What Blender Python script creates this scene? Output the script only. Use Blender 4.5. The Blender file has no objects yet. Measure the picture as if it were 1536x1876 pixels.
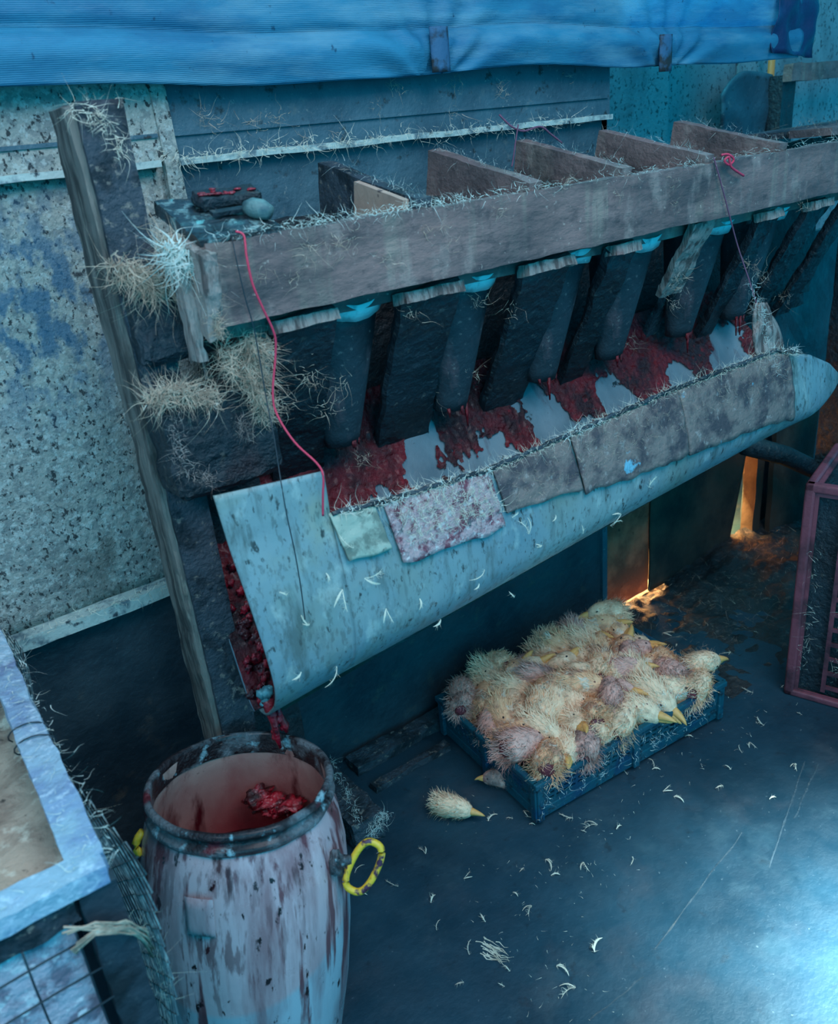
import bpy, bmesh, math, random
from mathutils import Vector, Matrix, noise, Euler
random.seed(7)
SC = bpy.context.scene
COL = SC.collection
# ------------------------------------------------------------------ camera
FPX, CX, CY, CAMH = 1538.0, 768.0, 938.0, 1.55
ax = Vector((2382, -938, FPX)).normalized()
az = -Vector((345, 3398, FPX)).normalized()
ay = az.cross(ax).normalized(); ax = ay.cross(az).normalized()
R = Matrix((ax, ay, az))
CAM = Vector((0, 0, CAMH))
cd = bpy.data.cameras.new('camera'); cam = bpy.data.objects.new('camera', cd); COL.objects.link(cam)
cd.sensor_fit = 'HORIZONTAL'; cd.sensor_width = 36; cd.lens = 36 * FPX / 1536
c0, c1, c2 = R.col[0], -R.col[1], -R.col[2]
cam.matrix_world = Matrix(((c0.x, c1.x, c2.x, 0), (c0.y, c1.y, c2.y, 0), (c0.z, c1.z, c2.z, CAMH), (0, 0, 0, 1)))
cd.clip_start = 0.02
cd.dof.use_dof = True; cd.dof.focus_distance = 2.0; cd.dof.aperture_fstop = 6.3
SC.camera = cam

def at(px, py, axis, val):
    """point where the sight line of a photo pixel meets the plane axis=val (0 x, 1 y, 2 z)"""
    d = R @ Vector((px - CX, py - CY, FPX))
    return CAM + d * ((val - CAM[axis]) / d[axis])
# ------------------------------------------------------------------ light
SC.view_settings.view_transform = 'Standard'; SC.view_settings.look = 'None'
SC.view_settings.gamma = 1; SC.view_settings.use_curve_mapping = False
SC.view_settings.exposure = 0.12
w = bpy.data.worlds.new('world'); SC.world = w; w.use_nodes = True
wn = w.node_tree; wn.nodes['Background'].inputs[0].default_value = (0.0, 0.37, 0.66, 1)
wn.nodes['Background'].inputs[1].default_value = 1.15

def area(name, loc, target, size, power, color, sy=None):
    l = bpy.data.lights.new(name, 'AREA'); l.energy = power; l.color = color; l.size = size
    if sy: l.shape = 'RECTANGLE'; l.size_y = sy
    o = bpy.data.objects.new(name, l); COL.objects.link(o); o.location = loc
    o.rotation_euler = (Vector(target) - Vector(loc)).to_track_quat('-Z', 'Y').to_euler()
    return o
area('daylight_from_open_roof', (0.9, -0.5, 3.3), (1.0, 1.2, 0.8), 1.6, 60, (0.80, 0.84, 0.95))
area('daylight_from_doorway', (1.72, -0.2, 1.4), (1.36, 0.24, 0.0), 0.35, 40, (0.60, 0.90, 1.0)).data.spread = 0.75
area('added_teal_fill', (-0.2, -2.2, 1.9), (1.0, 1.2, 0.5), 2.6, 70, (0.02, 0.55, 0.85))  # added teal fill lamp behind the camera, lifts the shadows
area('daylight_above_cage', (-0.9, 0.2, 2.4), (0.1, 1.2, 0.6), 0.9, 16, (0.9, 0.90, 1.0))
area('sky_behind_tarp', (1.6, 2.6, 3.2), (1.5, 1.6, 1.9), 1.6, 260, (0.15, 0.82, 1.0))
area('sun_through_wall_gap', (2.02, 1.735, 0.012), (2.02, 1.66, 0.05), 0.34, 5, (1.0, 0.50, 0.18), 0.03)
area('sun_on_outside_board', (2.55, 1.76, 0.28), (2.56, 1.95, 0.14), 0.10, 26, (1.0, 0.58, 0.20))
# ------------------------------------------------------------------ materials
def C3(h): 
    h = h.lstrip('#'); v = [int(h[i:i+2], 16) / 255 for i in (0, 2, 4)]
    return tuple((x / 12.92 if x <= .04045 else ((x + .055) / 1.055) ** 2.4) for x in v) + (1,)

def mat(name, base, layers=(), rough=0.75, bump=0.3, bscale=40, bstretch=(1, 1, 1), spec=0.4, coat=0.0, transl=0.0,
        rvar=0.15, metal=0.0, wave=None):
    """base colour under noise-masked layers (colour, scale, lo, hi, stretch[, amount])"""
    m = bpy.data.materials.new(name); m.use_nodes = True
    nt = m.node_tree; N = nt.nodes; L = nt.links
    b = N['Principled BSDF']; tc = N.new('ShaderNodeTexCoord')
    def noi(scale, stretch, detail=7, off=0.0, r=.6):
        mp = N.new('ShaderNodeMapping'); mp.inputs['Scale'].default_value = stretch
        mp.inputs['Location'].default_value = (off, off * 1.7, off * .6)
        L.new(tc.outputs['Object'], mp.inputs[0])
        n = N.new('ShaderNodeTexNoise'); n.inputs['Scale'].default_value = scale; n.inputs['Detail'].default_value = detail
        n.inputs['Roughness'].default_value = r
        L.new(mp.outputs[0], n.inputs['Vector']); return n.outputs['Fac']
    last = None; first = C3(base) if isinstance(base, str) else base
    for i, ly in enumerate(layers):
        col, sc, lo, hi, st = ly[:5]; amt = ly[5] if len(ly) > 5 else 1.0
        f = noi(sc, st, off=3.1 * (i + 1))
        mr = N.new('ShaderNodeMapRange'); mr.inputs[1].default_value = lo; mr.inputs[2].default_value = hi
        mr.inputs[4].default_value = amt
        L.new(f, mr.inputs[0])
        if len(ly) > 6:      # a stain or painted shade edge with its own place: centre, radius, soft edge
            vd = N.new('ShaderNodeVectorMath'); vd.operation = 'DISTANCE'; vd.inputs[1].default_value = ly[6][:3]
            L.new(tc.outputs['Object'], vd.inputs[0])
            m2 = N.new('ShaderNodeMapRange'); m2.inputs[1].default_value = ly[6][3]; m2.inputs[2].default_value = ly[6][3] - ly[6][4]
            L.new(vd.outputs['Value'], m2.inputs[0])
            mm = N.new('ShaderNodeMath'); mm.operation = 'MULTIPLY'; L.new(mr.outputs[0], mm.inputs[0]); L.new(m2.outputs[0], mm.inputs[1]); mr = mm
        mx = N.new('ShaderNodeMix'); mx.data_type = 'RGBA'
        L.new(mr.outputs[0], mx.inputs[0])
        if last is None: mx.inputs[6].default_value = first
        else: L.new(last, mx.inputs[6])
        mx.inputs[7].default_value = C3(col); last = mx.outputs[2]
    if last is None: b.inputs['Base Color'].default_value = first
    else: L.new(last, b.inputs['Base Color'])
    b.inputs['Specular IOR Level'].default_value = spec; b.inputs['Metallic'].default_value = metal
    b.inputs['Coat Weight'].default_value = coat; b.inputs['Coat Roughness'].default_value = 0.15
    rn = noi(14, (1, 1, 1), off=9)
    mr = N.new('ShaderNodeMapRange'); mr.inputs[1].default_value = .3; mr.inputs[2].default_value = .7
    mr.inputs[3].default_value = max(.03, rough - rvar); mr.inputs[4].default_value = min(1, rough + rvar)
    L.new(rn, mr.inputs[0]); L.new(mr.outputs[0], b.inputs['Roughness'])
    h = noi(bscale, bstretch, detail=9, off=5)
    bp = N.new('ShaderNodeBump'); bp.inputs['Strength'].default_value = bump; bp.inputs['Distance'].default_value = 0.01
    if wave:
        wv = N.new('ShaderNodeTexWave'); wv.bands_direction = 'Z'; wv.inputs['Scale'].default_value = wave[0]
        wv.inputs['Distortion'].default_value = 0.6; L.new(tc.outputs['Object'], wv.inputs[0])
        ad = N.new('ShaderNodeMath'); ad.operation = 'MULTIPLY_ADD'; ad.inputs[1].default_value = wave[1]
        L.new(wv.outputs['Fac'], ad.inputs[0]); L.new(h, ad.inputs[2]); h = ad.outputs[0]
    L.new(h, bp.inputs['Height']); L.new(bp.outputs[0], b.inputs['Normal'])
    if transl:
        tr = N.new('ShaderNodeBsdfTranslucent'); ms = N.new('ShaderNodeMixShader'); ms.inputs[0].default_value = transl
        if last is None: tr.inputs[0].default_value = first
        else: L.new(last, tr.inputs[0])
        L.new(b.outputs[0], ms.inputs[1]); L.new(tr.outputs[0], ms.inputs[2])
        L.new(ms.outputs[0], N['Material Output'].inputs[0])
    return m
I = (1, 1, 1)
M = {}
M['floor'] = mat('wet_concrete', '#22404d', [('#122a35', 1.6, .38, .62, I), ('#3f5258', 9, .55, .8, I, .5), ('#122028', 30, .62, .72, I, .6), ('#4a4448', 3.5, .55, .75, I, .5), ('#848b8e', 90, .66, .74, I, .4)], rough=.5, bump=.22, bscale=60, spec=.4)
WB = at(60, 560, 1, 1.66)
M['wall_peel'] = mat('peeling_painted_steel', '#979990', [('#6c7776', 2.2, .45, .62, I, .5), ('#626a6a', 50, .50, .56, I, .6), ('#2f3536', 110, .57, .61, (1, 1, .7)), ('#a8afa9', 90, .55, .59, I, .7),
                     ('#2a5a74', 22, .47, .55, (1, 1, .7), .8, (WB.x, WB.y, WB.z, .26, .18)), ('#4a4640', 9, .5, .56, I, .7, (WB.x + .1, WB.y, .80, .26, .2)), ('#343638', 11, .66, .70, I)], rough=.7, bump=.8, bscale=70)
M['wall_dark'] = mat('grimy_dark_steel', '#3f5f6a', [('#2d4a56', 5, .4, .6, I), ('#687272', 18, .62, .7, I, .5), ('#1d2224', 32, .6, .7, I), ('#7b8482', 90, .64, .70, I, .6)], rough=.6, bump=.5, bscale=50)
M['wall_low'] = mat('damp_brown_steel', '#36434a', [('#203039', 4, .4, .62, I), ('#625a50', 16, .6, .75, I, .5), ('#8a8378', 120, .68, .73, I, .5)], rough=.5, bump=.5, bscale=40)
M['ledge'] = mat('pale_ledge', '#a6b3ac', [('#5a6c72', 22, .5, .62, I), ('#2e3a40', 40, .6, .68, I)], rough=.7, bump=.5)
M['wall_pale'] = mat('pale_pitted_board', '#7d9296', [('#3b4b50', 60, .56, .62, I), ('#55686e', 6, .45, .65, (1, 1, .5), .7)], rough=.75, bump=.4, bscale=60)
M['tarp'] = mat('blue_woven_tarp', '#46a2c2', [('#2e7ba4', 3, .45, .62, (1, 1, 3), .7), ('#8cc2d2', 6, .48, .66, (.6, 1, 3), .6), ('#1a4668', 50, .66, .72, I, .7)], rough=.5, bump=.5, bscale=9, bstretch=(1, 1, 3), transl=.5, wave=(105, .10))
M['tarp_dark'] = mat('dark_tarp', '#152b52', [('#2c5a86', 8, .5, .7, I, .5)], rough=.45, bump=.4, transl=.1)
M['strap'] = mat('dirty_strap', '#2e5876', [('#20262a', 20, .5, .6, I)], rough=.7)
M['plank'] = mat('grimy_brown_plank', '#7e645f', [('#8f8072', 5, .54, .62, (4, 1, .25), .6), ('#4c4242', 5, .42, .62, (.5, 1, 2)), ('#9a857c', 16, .56, .70, (1, 1, .5), .6), ('#3a3436', 28, .58, .66, I, .45), ('#b3a295', 90, .64, .70, I, .5)], rough=.6, bump=.6, bscale=45, bstretch=(.6, 1, 1.3))
M['plank_top'] = M['plank']
M['oldwood'] = mat('weathered_wood', '#6f6a63', [('#3a3835', 12, .45, .6, (2, 2, .4)), ('#a09687', 30, .58, .7, (3, 3, .3), .6), ('#1b1c1e', 9, .62, .72, I)], rough=.8, bump=.7, bscale=40, bstretch=(3, 3, .3))
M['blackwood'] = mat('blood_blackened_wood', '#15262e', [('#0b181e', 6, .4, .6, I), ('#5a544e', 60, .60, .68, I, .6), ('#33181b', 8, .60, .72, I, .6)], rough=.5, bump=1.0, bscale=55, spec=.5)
M['crust'] = mat('crusted_wood', '#38424a', [('#16232a', 14, .46, .58, I), ('#7d756c', 70, .58, .66, I, .8), ('#47262a', 7, .6, .72, I, .5)], rough=.65, bump=1.0, bscale=70)
M['wetboard'] = mat('wet_board', '#2c4148', [('#0e191e', 20, .44, .54, I), ('#8fb3b0', 45, .54, .64, I, .6), ('#2a1014', 9, .6, .7, I, .7)], rough=.28, bump=1.0, bscale=80, coat=.4)
M['palewood'] = mat('bare_pale_wood', '#b5927f', [('#8a6a5e', 10, .5, .7, (4, 1, 1), .6), ('#4a3b3a', 30, .66, .72, I)], rough=.7, bump=.3, bscale=30)
M['chipwood'] = mat('split_pale_wood', '#9a8c84', [('#5c4f4b', 18, .48, .6, (3, 3, .5)), ('#2c2423', 12, .62, .7, I), ('#6d3a3d', 9, .6, .72, I, .6)], rough=.8, bump=1.0, bscale=60, bstretch=(2, 2, .4))
M['sheet'] = mat('galvanised_sheet', '#7d9190', [('#596260', 9, .42, .58, (1, 1, .6), .75, (.85, -.1, .15, 1.15, .8)), ('#8b9280', 7, .45, .6, I, .8, (-.72, -.1, .36, .24, .14)), ('#657f88', 2.5, .4, .6, I, .8), ('#6d7565', 5, .50, .68, (1, 1, .5), .7), ('#232b2b', 60, .60, .66, (1.2, 1.2, .6), .9), ('#46504c', 14, .54, .68, (2, 2, .35), .7), ('#4f5a58', 110, .54, .62, (1, 1, .4), .55), ('#a5b2ac', 26, .58, .68, (1, 1, .6), .5)], rough=.5, bump=.25, bscale=22, spec=.4)
M['sheet_in'] = mat('trough_lining', '#6d838b', [('#4d646e', 5, .45, .65, (1, 1, .4)), ('#1f282c', 30, .66, .70, I), ('#4e3a44', 12, .58, .70, (2, 1, .5), .7)], rough=.45, bump=.3, bscale=20, spec=.4)
M['blood'] = mat('wet_blood', '#6a0515', [('#2b040b', 9, .42, .6, I), ('#8f1022', 50, .6, .7, I, .6), ('#3a2a2c', 30, .62, .70, I, .8)], rough=.38, bump=1.0, bscale=60, spec=.4, coat=.12, rvar=.1)
M['clot'] = mat('blood_clot', '#970d22', [('#3d030c', 30, .45, .6, I), ('#2a1214', 12, .58, .66, I)], rough=.22, bump=.8, bscale=70, spec=.5, coat=.3, rvar=.1)
M['darkblood'] = mat('dried_blood', '#2b080e', [('#14090c', 10, .45, .6, I)], rough=.3, bump=.8, bscale=50, coat=.3)
M['patch_pink'] = mat('feather_matted_patch', '#b99a9a', [('#7a4450', 40, .48, .58, (1, 1, 1)), ('#d8cfca', 70, .56, .64, I, .8), ('#3f4a55', 30, .60, .68, I)], rough=.75, bump=1.0, bscale=90)
M['patch_brown'] = mat('dirty_brown_patch', '#7d6b64', [('#4a4144', 20, .45, .6, I), ('#6fa6b8', 8, .62, .64, I), ('#a3968f', 60, .6, .68, I, .6)], rough=.7, bump=.7, bscale=70)
M['patch_green'] = mat('dirty_green_patch', '#9ba393', [('#6c7468', 20, .5, .6, I), ('#3a3f3c', 50, .62, .68, I)], rough=.6, bump=.4)
M['cone'] = mat('cone_metal', '#26353c', [('#131f25', 7, .42, .6, (1, 1, .5)), ('#54464a', 12, .52, .66, (2, 2, .4), .8), ('#787470', 90, .62, .68, I, .6)], rough=.55, bump=.5, spec=.4)
M['rim'] = mat('pale_turquoise_edge', '#8fc9cb', [('#4b7a80', 20, .5, .65, I)], rough=.4, bump=.4)
M['barrel'] = mat('stained_shaded_white_plastic', '#98a3aa', [('#b59a9c', 2, .0, .1, I, 1.0, (-.10, -.10, .60, .315, .012)), ('#74484c', 6, .48, .62, (2.4, 2.4, .3), .7), ('#5e2a30', 12, .55, .62, (2.6, 2.6, .22), .9), ('#1e1416', 42, .62, .66, (1.3, 1.3, .6)),  # pink over bluish base paints the cage's shadow edge into the colour
                   ('#4a2024', 26, .54, .60, (2.2, 2.2, .35), .7, (-.13, -.10, .42, .24, .2)), ('#3a1418', 6, .60, .66, (3, 3, .12), .9)], rough=.36, bump=.12, bscale=20, spec=.5)
M['barrel_in'] = mat('blood_washed_plastic', '#bfa397', [('#7c2a30', 7, .40, .66, (1, 1, .6), .8), ('#7a1420', 4, .1, .4, I, .95, (.06, .06, .36, .30, .2)), ('#4a0b14', 8, .56, .68, (2, 2, .5)), ('#1a0a0c', 22, .66, .70, I)], rough=.3, bump=.1, spec=.5)
M['rimdirt'] = mat('crusted_barrel_rim', '#5d6468', [('#1d1418', 12, .44, .54, I), ('#8fb7bf', 30, .6, .68, I, .8), ('#5b1a24', 16, .58, .66, I)], rough=.32, bump=1.0, bscale=60, coat=.2)
M['yellow'] = mat('yellow_plastic', '#d8a92e', [('#43233a', 26, .52, .58, I), ('#2a1116', 60, .6, .65, I)], rough=.4, bump=.3)
M['bluecrate'] = mat('blue_crate_plastic', '#0d4a58', [('#0a3c56', 12, .5, .62, I), ('#16262e', 50, .56, .64, I, .8), ('#6f8e94', 120, .64, .70, I, .7)], rough=.4, bump=.3)
M['redframe'] = mat('red_crate_frame', '#7a3d46', [('#41252b', 10, .45, .62, I)], rough=.5)
M['redcrate'] = mat('dull_red_crate_plastic', '#4f2a32', [('#2c1e22', 10, .42, .60, I), ('#9c7d80', 60, .66, .74, I, .6)], rough=.5, bump=.3)
M['cage'] = mat('dirty_blue_grey_paint', '#8fa6b4', [('#6d7fa0', 12, .45, .6, I, .8), ('#c6d3dc', 60, .55, .65, I, .6), ('#5b5468', 6, .62, .72, I, .5)], rough=.6, bump=.8, bscale=50)
M['cage_side'] = mat('dark_cage_post', '#2b343c', [('#171b20', 10, .45, .6, I), ('#5a5a5c', 60, .62, .70, I, .5)], rough=.6, bump=.5)
M['wire'] = mat('grimy_wire', '#59686c', [('#a7b4b0', 60, .5, .6, I, .6)], rough=.6)
M['darkwire'] = mat('dark_wire', '#1d2c33', rough=.5)
M['card'] = mat('soaked_cardboard', '#b09a86', [('#7a6456', 8, .44, .6, I), ('#cfc3ae', 30, .56, .66, I, .8), ('#8b5b50', 4, .58, .7, I, .6), ('#4a4038', 50, .64, .7, I)], rough=.8, bump=.9, bscale=40)
M['card2'] = mat('speckled_board', '#b6aab4', [('#7c6f7c', 24, .48, .58, I), ('#ddd6d8', 60, .56, .64, I, .8), ('#8a5c6c', 18, .62, .7, I, .6)], rough=.8, bump=.8, bscale=60)
M['feather'] = mat('cream_feather', '#d3cbb6', [('#9a8a72', 60, .5, .65, I, .6)], rough=.7, bump=0, transl=.15)
M['tanfluff'] = mat('tan_matted_fluff', '#b59f8a', [('#7a6656', 40, .45, .6, I, .7), ('#e0d6c4', 60, .6, .7, I)], rough=.8, bump=0, transl=.1)
M['tealfluff'] = mat('grey_feather', '#c3c9bf', rough=.7, bump=0, transl=.15)
M['redcord'] = mat('red_cord', '#c2344d', rough=.6, bump=.3)
M['twine'] = mat('dull_purple_twine', '#6d4458', rough=.7)
M['handle'] = mat('grey_green_handle', '#5b7472', [('#3f5a5e', 30, .5, .62, I), ('#1d2a2e', 14, .62, .7, I)], rough=.45, bump=.5, bscale=60)
M['panel'] = mat('warm_board', '#94755a', [('#6a503e', 6, .45, .62, I), ('#3b2c22', 24, .62, .7, I, .8)], rough=.8, bump=.5, transl=.4)
M['panel_dark'] = mat('dark_board', '#4b4036', [('#2b2926', 5, .42, .6, I)], rough=.8, bump=.4, transl=.2)
M['outboard'] = mat('sunlit_outer_board', '#d09a62', [('#a87645', 12, .5, .65, (1, 1, .3), .6)], rough=.8)
M['litter'] = mat('damp_litter', '#2c2a2a', [('#151a1d', 8, .42, .6, I), ('#5c4f48', 40, .58, .66, I, .7)], rough=.6, bump=1.0, bscale=60)
M['copperpipe'] = mat('orange_pipe', '#c9733a', rough=.5)
M['hd_w'] = mat('white_down', '#f6cda8', [('#c09a7c', 26, .5, .62, I, .7), ('#8a5558', 34, .62, .7, I, .6), ('#f6e6cc', 60, .58, .64, I, .6)], rough=.85, bump=.6, bscale=120)
M['hd_y'] = mat('yellowish_down', '#efb78c', [('#a07060', 26, .5, .62, I, .7), ('#e0d6c4', 50, .56, .64, I, .8)], rough=.85, bump=.6, bscale=120)
M['hd_g'] = mat('greyish_down', '#dba898', [('#7a6662', 30, .5, .62, I, .8), ('#7c2f3a', 24, .62, .7, I, .5)], rough=.85, bump=.6, bscale=120)
M['beak'] = mat('pale_yellow_beak', '#dd9f5c', [('#96623c', 60, .5, .65, I, .6)], rough=.45, bump=.2)
M['comb'] = mat('red_comb', '#743038', [('#4a1820', 60, .5, .6, I)], rough=.5, bump=.4)
M['eye'] = mat('dark_eye', '#2a1a1e', rough=.25)

# ------------------------------------------------------------------ helpers
def tag(o, label=None, cat=None, group=None, kind=None):
    if label: o['label'] = label
    if cat: o['category'] = cat
    if group: o['group'] = group
    if kind: o['kind'] = kind
    return o

def empty(name, loc, label, cat, group=None, rot=None):
    o = bpy.data.objects.new(name, None); COL.objects.link(o); o.location = loc; o.empty_display_size = .05
    if rot is not None: o.rotation_euler = rot
    return tag(o, label, cat, group)

class MB:
    """collects geometry for one mesh object, in world coordinates unless the parent is given its own frame"""
    def __init__(s): s.v = []; s.f = []
    def add(s, vs, fs):
        b = len(s.v); s.v += [tuple(p) for p in vs]; s.f += [tuple(b + i for i in f) for f in fs]
    def build(s, name, m, parent=None, smooth=False, local=False):
        me = bpy.data.meshes.new(name); off = Vector((0, 0, 0))
        if parent is not None and not local:
            off = Vector(parent.location); 
            if parent.parent: off += Vector(parent.parent.location)
        me.from_pydata([(Vector(p) - off)[:] for p in s.v], [], s.f); me.update()
        bm = bmesh.new(); bm.from_mesh(me); bmesh.ops.recalc_face_normals(bm, faces=bm.faces); bm.to_mesh(me); bm.free()
        if smooth: me.polygons.foreach_set('use_smooth', [True] * len(me.polygons))
        me.materials.append(m); o = bpy.data.objects.new(name, me); COL.objects.link(o)
        if parent is not None: o.parent = parent
        return o
    def box(s, lo, hi, seg=.03, amp=.0, seed=0, xf=None, freq=12, edge=.0):
        """subdivided box; noise pushes its skin in and out"""
        lo = Vector(lo); hi = Vector(hi); n = [max(1, min(160, round((hi[i] - lo[i]) / seg))) for i in range(3)]
        if amp == 0: n = [1, 1, 1]
        key = {}; vs = []; fs = []
        ctr = (lo + hi) / 2; hs = (hi - lo) / 2
        def V(i, j, k):
            t = (i, j, k)
            if t not in key:
                p = Vector((lo[q] + (hi[q] - lo[q]) * t[q] / n[q] for q in range(3)))
                if amp:
                    d = noise.noise_vector(p * freq + Vector((seed, seed * 1.3, -seed)))
                    d2 = noise.noise_vector(p * freq * 3.7 + Vector((-seed, seed * .3, seed)))
                    ne = sum(1 for q in range(3) if t[q] in (0, n[q]))
                    q0 = p + d * amp + d2 * amp * .5
                    if ne >= 2: q0 += (ctr - p).normalized() * edge + (ctr - p).normalized() * abs(noise.noise(p * 23)) * edge
                    p = q0
                key[t] = len(vs); vs.append(p)
            return key[t]
        for a in range(3):
            b, c = (a + 1) % 3, (a + 2) % 3
            for side in (0, n[a]):
                for i in range(n[b]):
                    for j in range(n[c]):
                        q = []
                        for (u, v_) in ((i, j), (i + 1, j), (i + 1, j + 1), (i, j + 1)):
                            t = [0, 0, 0]; t[a] = side; t[b] = u; t[c] = v_; q.append(V(*t))
                        fs.append(q if side else q[::-1])
        if xf is not None: vs = [xf @ Vector(p) for p in vs]
        s.add(vs, fs); return s
    def tube(s, pts, r, n=6, cap=True):
        pts = [Vector(p) for p in pts]; rings = []; up = Vector((.13, .27, .95)).normalized()
        for i, p in enumerate(pts):
            t = (pts[min(i + 1, len(pts) - 1)] - pts[max(i - 1, 0)])
            if t.length < 1e-9: t = Vector((0, 0, 1))
            t.normalize(); a = t.cross(up)
            if a.length < .05: a = t.cross(Vector((1, 0, 0)))
            a.normalize(); b = t.cross(a); rr = r[i] if isinstance(r, (list, tuple)) else r
            rings.append([p + (a * math.cos(2 * math.pi * k / n) + b * math.sin(2 * math.pi * k / n)) * rr for k in range(n)])
        vs = [q for rg in rings for q in rg]; fs = []
        for i in range(len(pts) - 1):
            for k in range(n): fs.append((i * n + k, i * n + (k + 1) % n, (i + 1) * n + (k + 1) % n, (i + 1) * n + k))
        if cap: fs.append(tuple(range(n))[::-1]); fs.append(tuple((len(pts) - 1) * n + k for k in range(n)))
        s.add(vs, fs); return s
    def lathe(s, prof, n=64, wob=0, seed=0):
        vs = []; fs = []
        for i, (r, z) in enumerate(prof):
            for k in range(n):
                a = 2 * math.pi * k / n
                rr = r + (wob * noise.noise(Vector((math.cos(a) * 3, math.sin(a) * 3, z * 9 + seed))) if wob else 0)
                vs.append((rr * math.cos(a), rr * math.sin(a), z))
        for i in range(len(prof) - 1):
            for k in range(n): fs.append((i * n + k, i * n + (k + 1) % n, (i + 1) * n + (k + 1) % n, (i + 1) * n + k))
        s.add(vs, fs); return s
    def grid(s, fn, nu, nv, keep=None):
        vs = [fn(i / nu, j / nv) for j in range(nv + 1) for i in range(nu + 1)]
        fs = [(j * (nu + 1) + i, j * (nu + 1) + i + 1, (j + 1) * (nu + 1) + i + 1, (j + 1) * (nu + 1) + i)
              for j in range(nv) for i in range(nu) if keep is None or keep((i + .5) / nu, (j + .5) / nv)]
        used = sorted({k for f in fs for k in f}); mp = {k: q for q, k in enumerate(used)}
        s.add([vs[k] for k in used], [tuple(mp[k] for k in f) for f in fs]); return s
    def blob(s, c, r, n=10, amp=.25, seed=0, xf=None):
        vs = []; fs = []; r = Vector(r) if not isinstance(r, (int, float)) else Vector((r, r, r))
        for j in range(n + 1):
            th = math.pi * j / n
            for i in range(2 * n):
                ph = math.pi * i / n; d = Vector((math.sin(th) * math.cos(ph), math.sin(th) * math.sin(ph), math.cos(th)))
                k = 1 + amp * noise.noise(d * 2.1 + Vector((seed, seed, seed)))
                p = Vector((d.x * r.x, d.y * r.y, d.z * r.z)) * k
                if xf is not None: p = xf @ p
                vs.append(Vector(c) + p)
        for j in range(n):
            for i in range(2 * n):
                fs.append((j * 2 * n + i, j * 2 * n + (i + 1) % (2 * n), (j + 1) * 2 * n + (i + 1) % (2 * n), (j + 1) * 2 * n + i))
        s.add(vs, fs); return s
    def blade(s, p, d, up, ln, wd, curl=.3, seg=4):
        """a thin curved barb"""
        p = Vector(p); d = Vector(d).normalized(); sd = d.cross(up)
        if sd.length < .01: sd = d.cross(Vector((.3, .5, .8)))
        sd.normalize(); nn = sd.cross(d); vs = []; fs = []
        bend = random.uniform(-curl, curl); b2 = random.uniform(-curl, curl); wv = random.uniform(-.14, .14) if ln > .016 else 0; ph = random.uniform(0, 6)
        for i in range(seg + 1):
            t = i / seg; w_ = wd * (1 - t * .85) * .5
            c = p + d * ln * t + sd * bend * ln * t * t + nn * b2 * ln * t * t + sd * wv * ln * math.sin(t * 6 + ph)
            vs += [c - sd * w_, c + sd * w_ + nn * w_ * .4]
        for i in range(seg): fs.append((2 * i, 2 * i + 1, 2 * i + 3, 2 * i + 2))
        s.add(vs, fs)

def solid(o, t, off=0):
    md = o.modifiers.new('thickness', 'SOLIDIFY'); md.thickness = t; md.offset = off; return o
def bev(o, wdt=.003, seg=2):
    md = o.modifiers.new('bevel', 'BEVEL'); md.width = wdt; md.segments = seg; md.limit_method = 'ANGLE'; return o
def struct(name, mb, m, kind='structure', smooth=False):
    o = mb.build(name, m, None, smooth); o['kind'] = kind; return o

def fluff(name, label, cat, m, spots, n, ln=(.01, .035), wd=.0011, spread=.012, up=(0, -.6, .8), curl=.9, parent=None, droop=0):
    """matted barbs scattered around polyline / point spots: spots = list of (p0, p1)"""
    mb = MB(); upv = Vector(up).normalized()
    for _ in range(n):
        a, b = random.choice(spots); t = random.random(); p = Vector(a).lerp(Vector(b), t)
        p = p + Vector([random.gauss(0, spread * .5) for _ in range(3)])
        d = Vector([random.gauss(0, 1) for _ in range(3)]); d -= upv * d.dot(upv) * .75; d.z -= droop
        mb.blade(p, d, upv, random.uniform(*ln) * random.uniform(.5, 1), wd * random.uniform(.4, .95), curl * 1.3, 7)
    o = mb.build(name, m, parent)
    if parent is None: tag(o, label, cat, kind='stuff')
    else: o['kind'] = 'stuff'
    return o

# ------------------------------------------------------------------ room shell
YW = 1.66
mb = MB(); mb.box((-1.2, -1.2, -.06), (4.6, 2.6, 0)); struct('floor', mb, M['floor'])
# left wall: steel body side made of panels with ledges
def lv(z): return z
mb = MB()
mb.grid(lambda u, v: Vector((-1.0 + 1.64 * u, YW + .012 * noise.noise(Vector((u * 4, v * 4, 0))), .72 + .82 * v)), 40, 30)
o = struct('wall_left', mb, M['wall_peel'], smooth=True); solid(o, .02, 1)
mb = MB(); mb.box((-1.0, YW - .012, 1.545), (.64, YW + .02, 2.3)); struct('wall_left_upper', mb, M['wall_peel'])
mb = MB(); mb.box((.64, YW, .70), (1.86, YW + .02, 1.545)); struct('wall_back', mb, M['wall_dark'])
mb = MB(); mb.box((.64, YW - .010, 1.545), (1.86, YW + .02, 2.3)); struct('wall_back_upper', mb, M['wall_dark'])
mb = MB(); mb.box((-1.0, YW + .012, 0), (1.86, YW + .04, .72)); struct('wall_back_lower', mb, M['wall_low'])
mb = MB(); mb.box((-1.0, YW - .03, 1.535), (.62, YW + .01, 1.547), .03, .002, 3); struct('trim_1', mb, M['ledge'])
mb = MB(); mb.box((.66, YW - .03, 1.535), (1.85, YW + .01, 1.547), .03, .002, 4); struct('trim_2', mb, M['ledge'])
mb = MB(); mb.box((-1.0, YW - .035, .695), (.66, YW + .01, .722), .03, .003, 5); struct('trim_3', mb, M['ledge'])
mb = MB(); mb.box((.632, YW - .018, .72), (.662, YW + .0, 2.3), .03, .002, 6); struct('trim_4', mb, M['wall_peel'])
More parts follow.
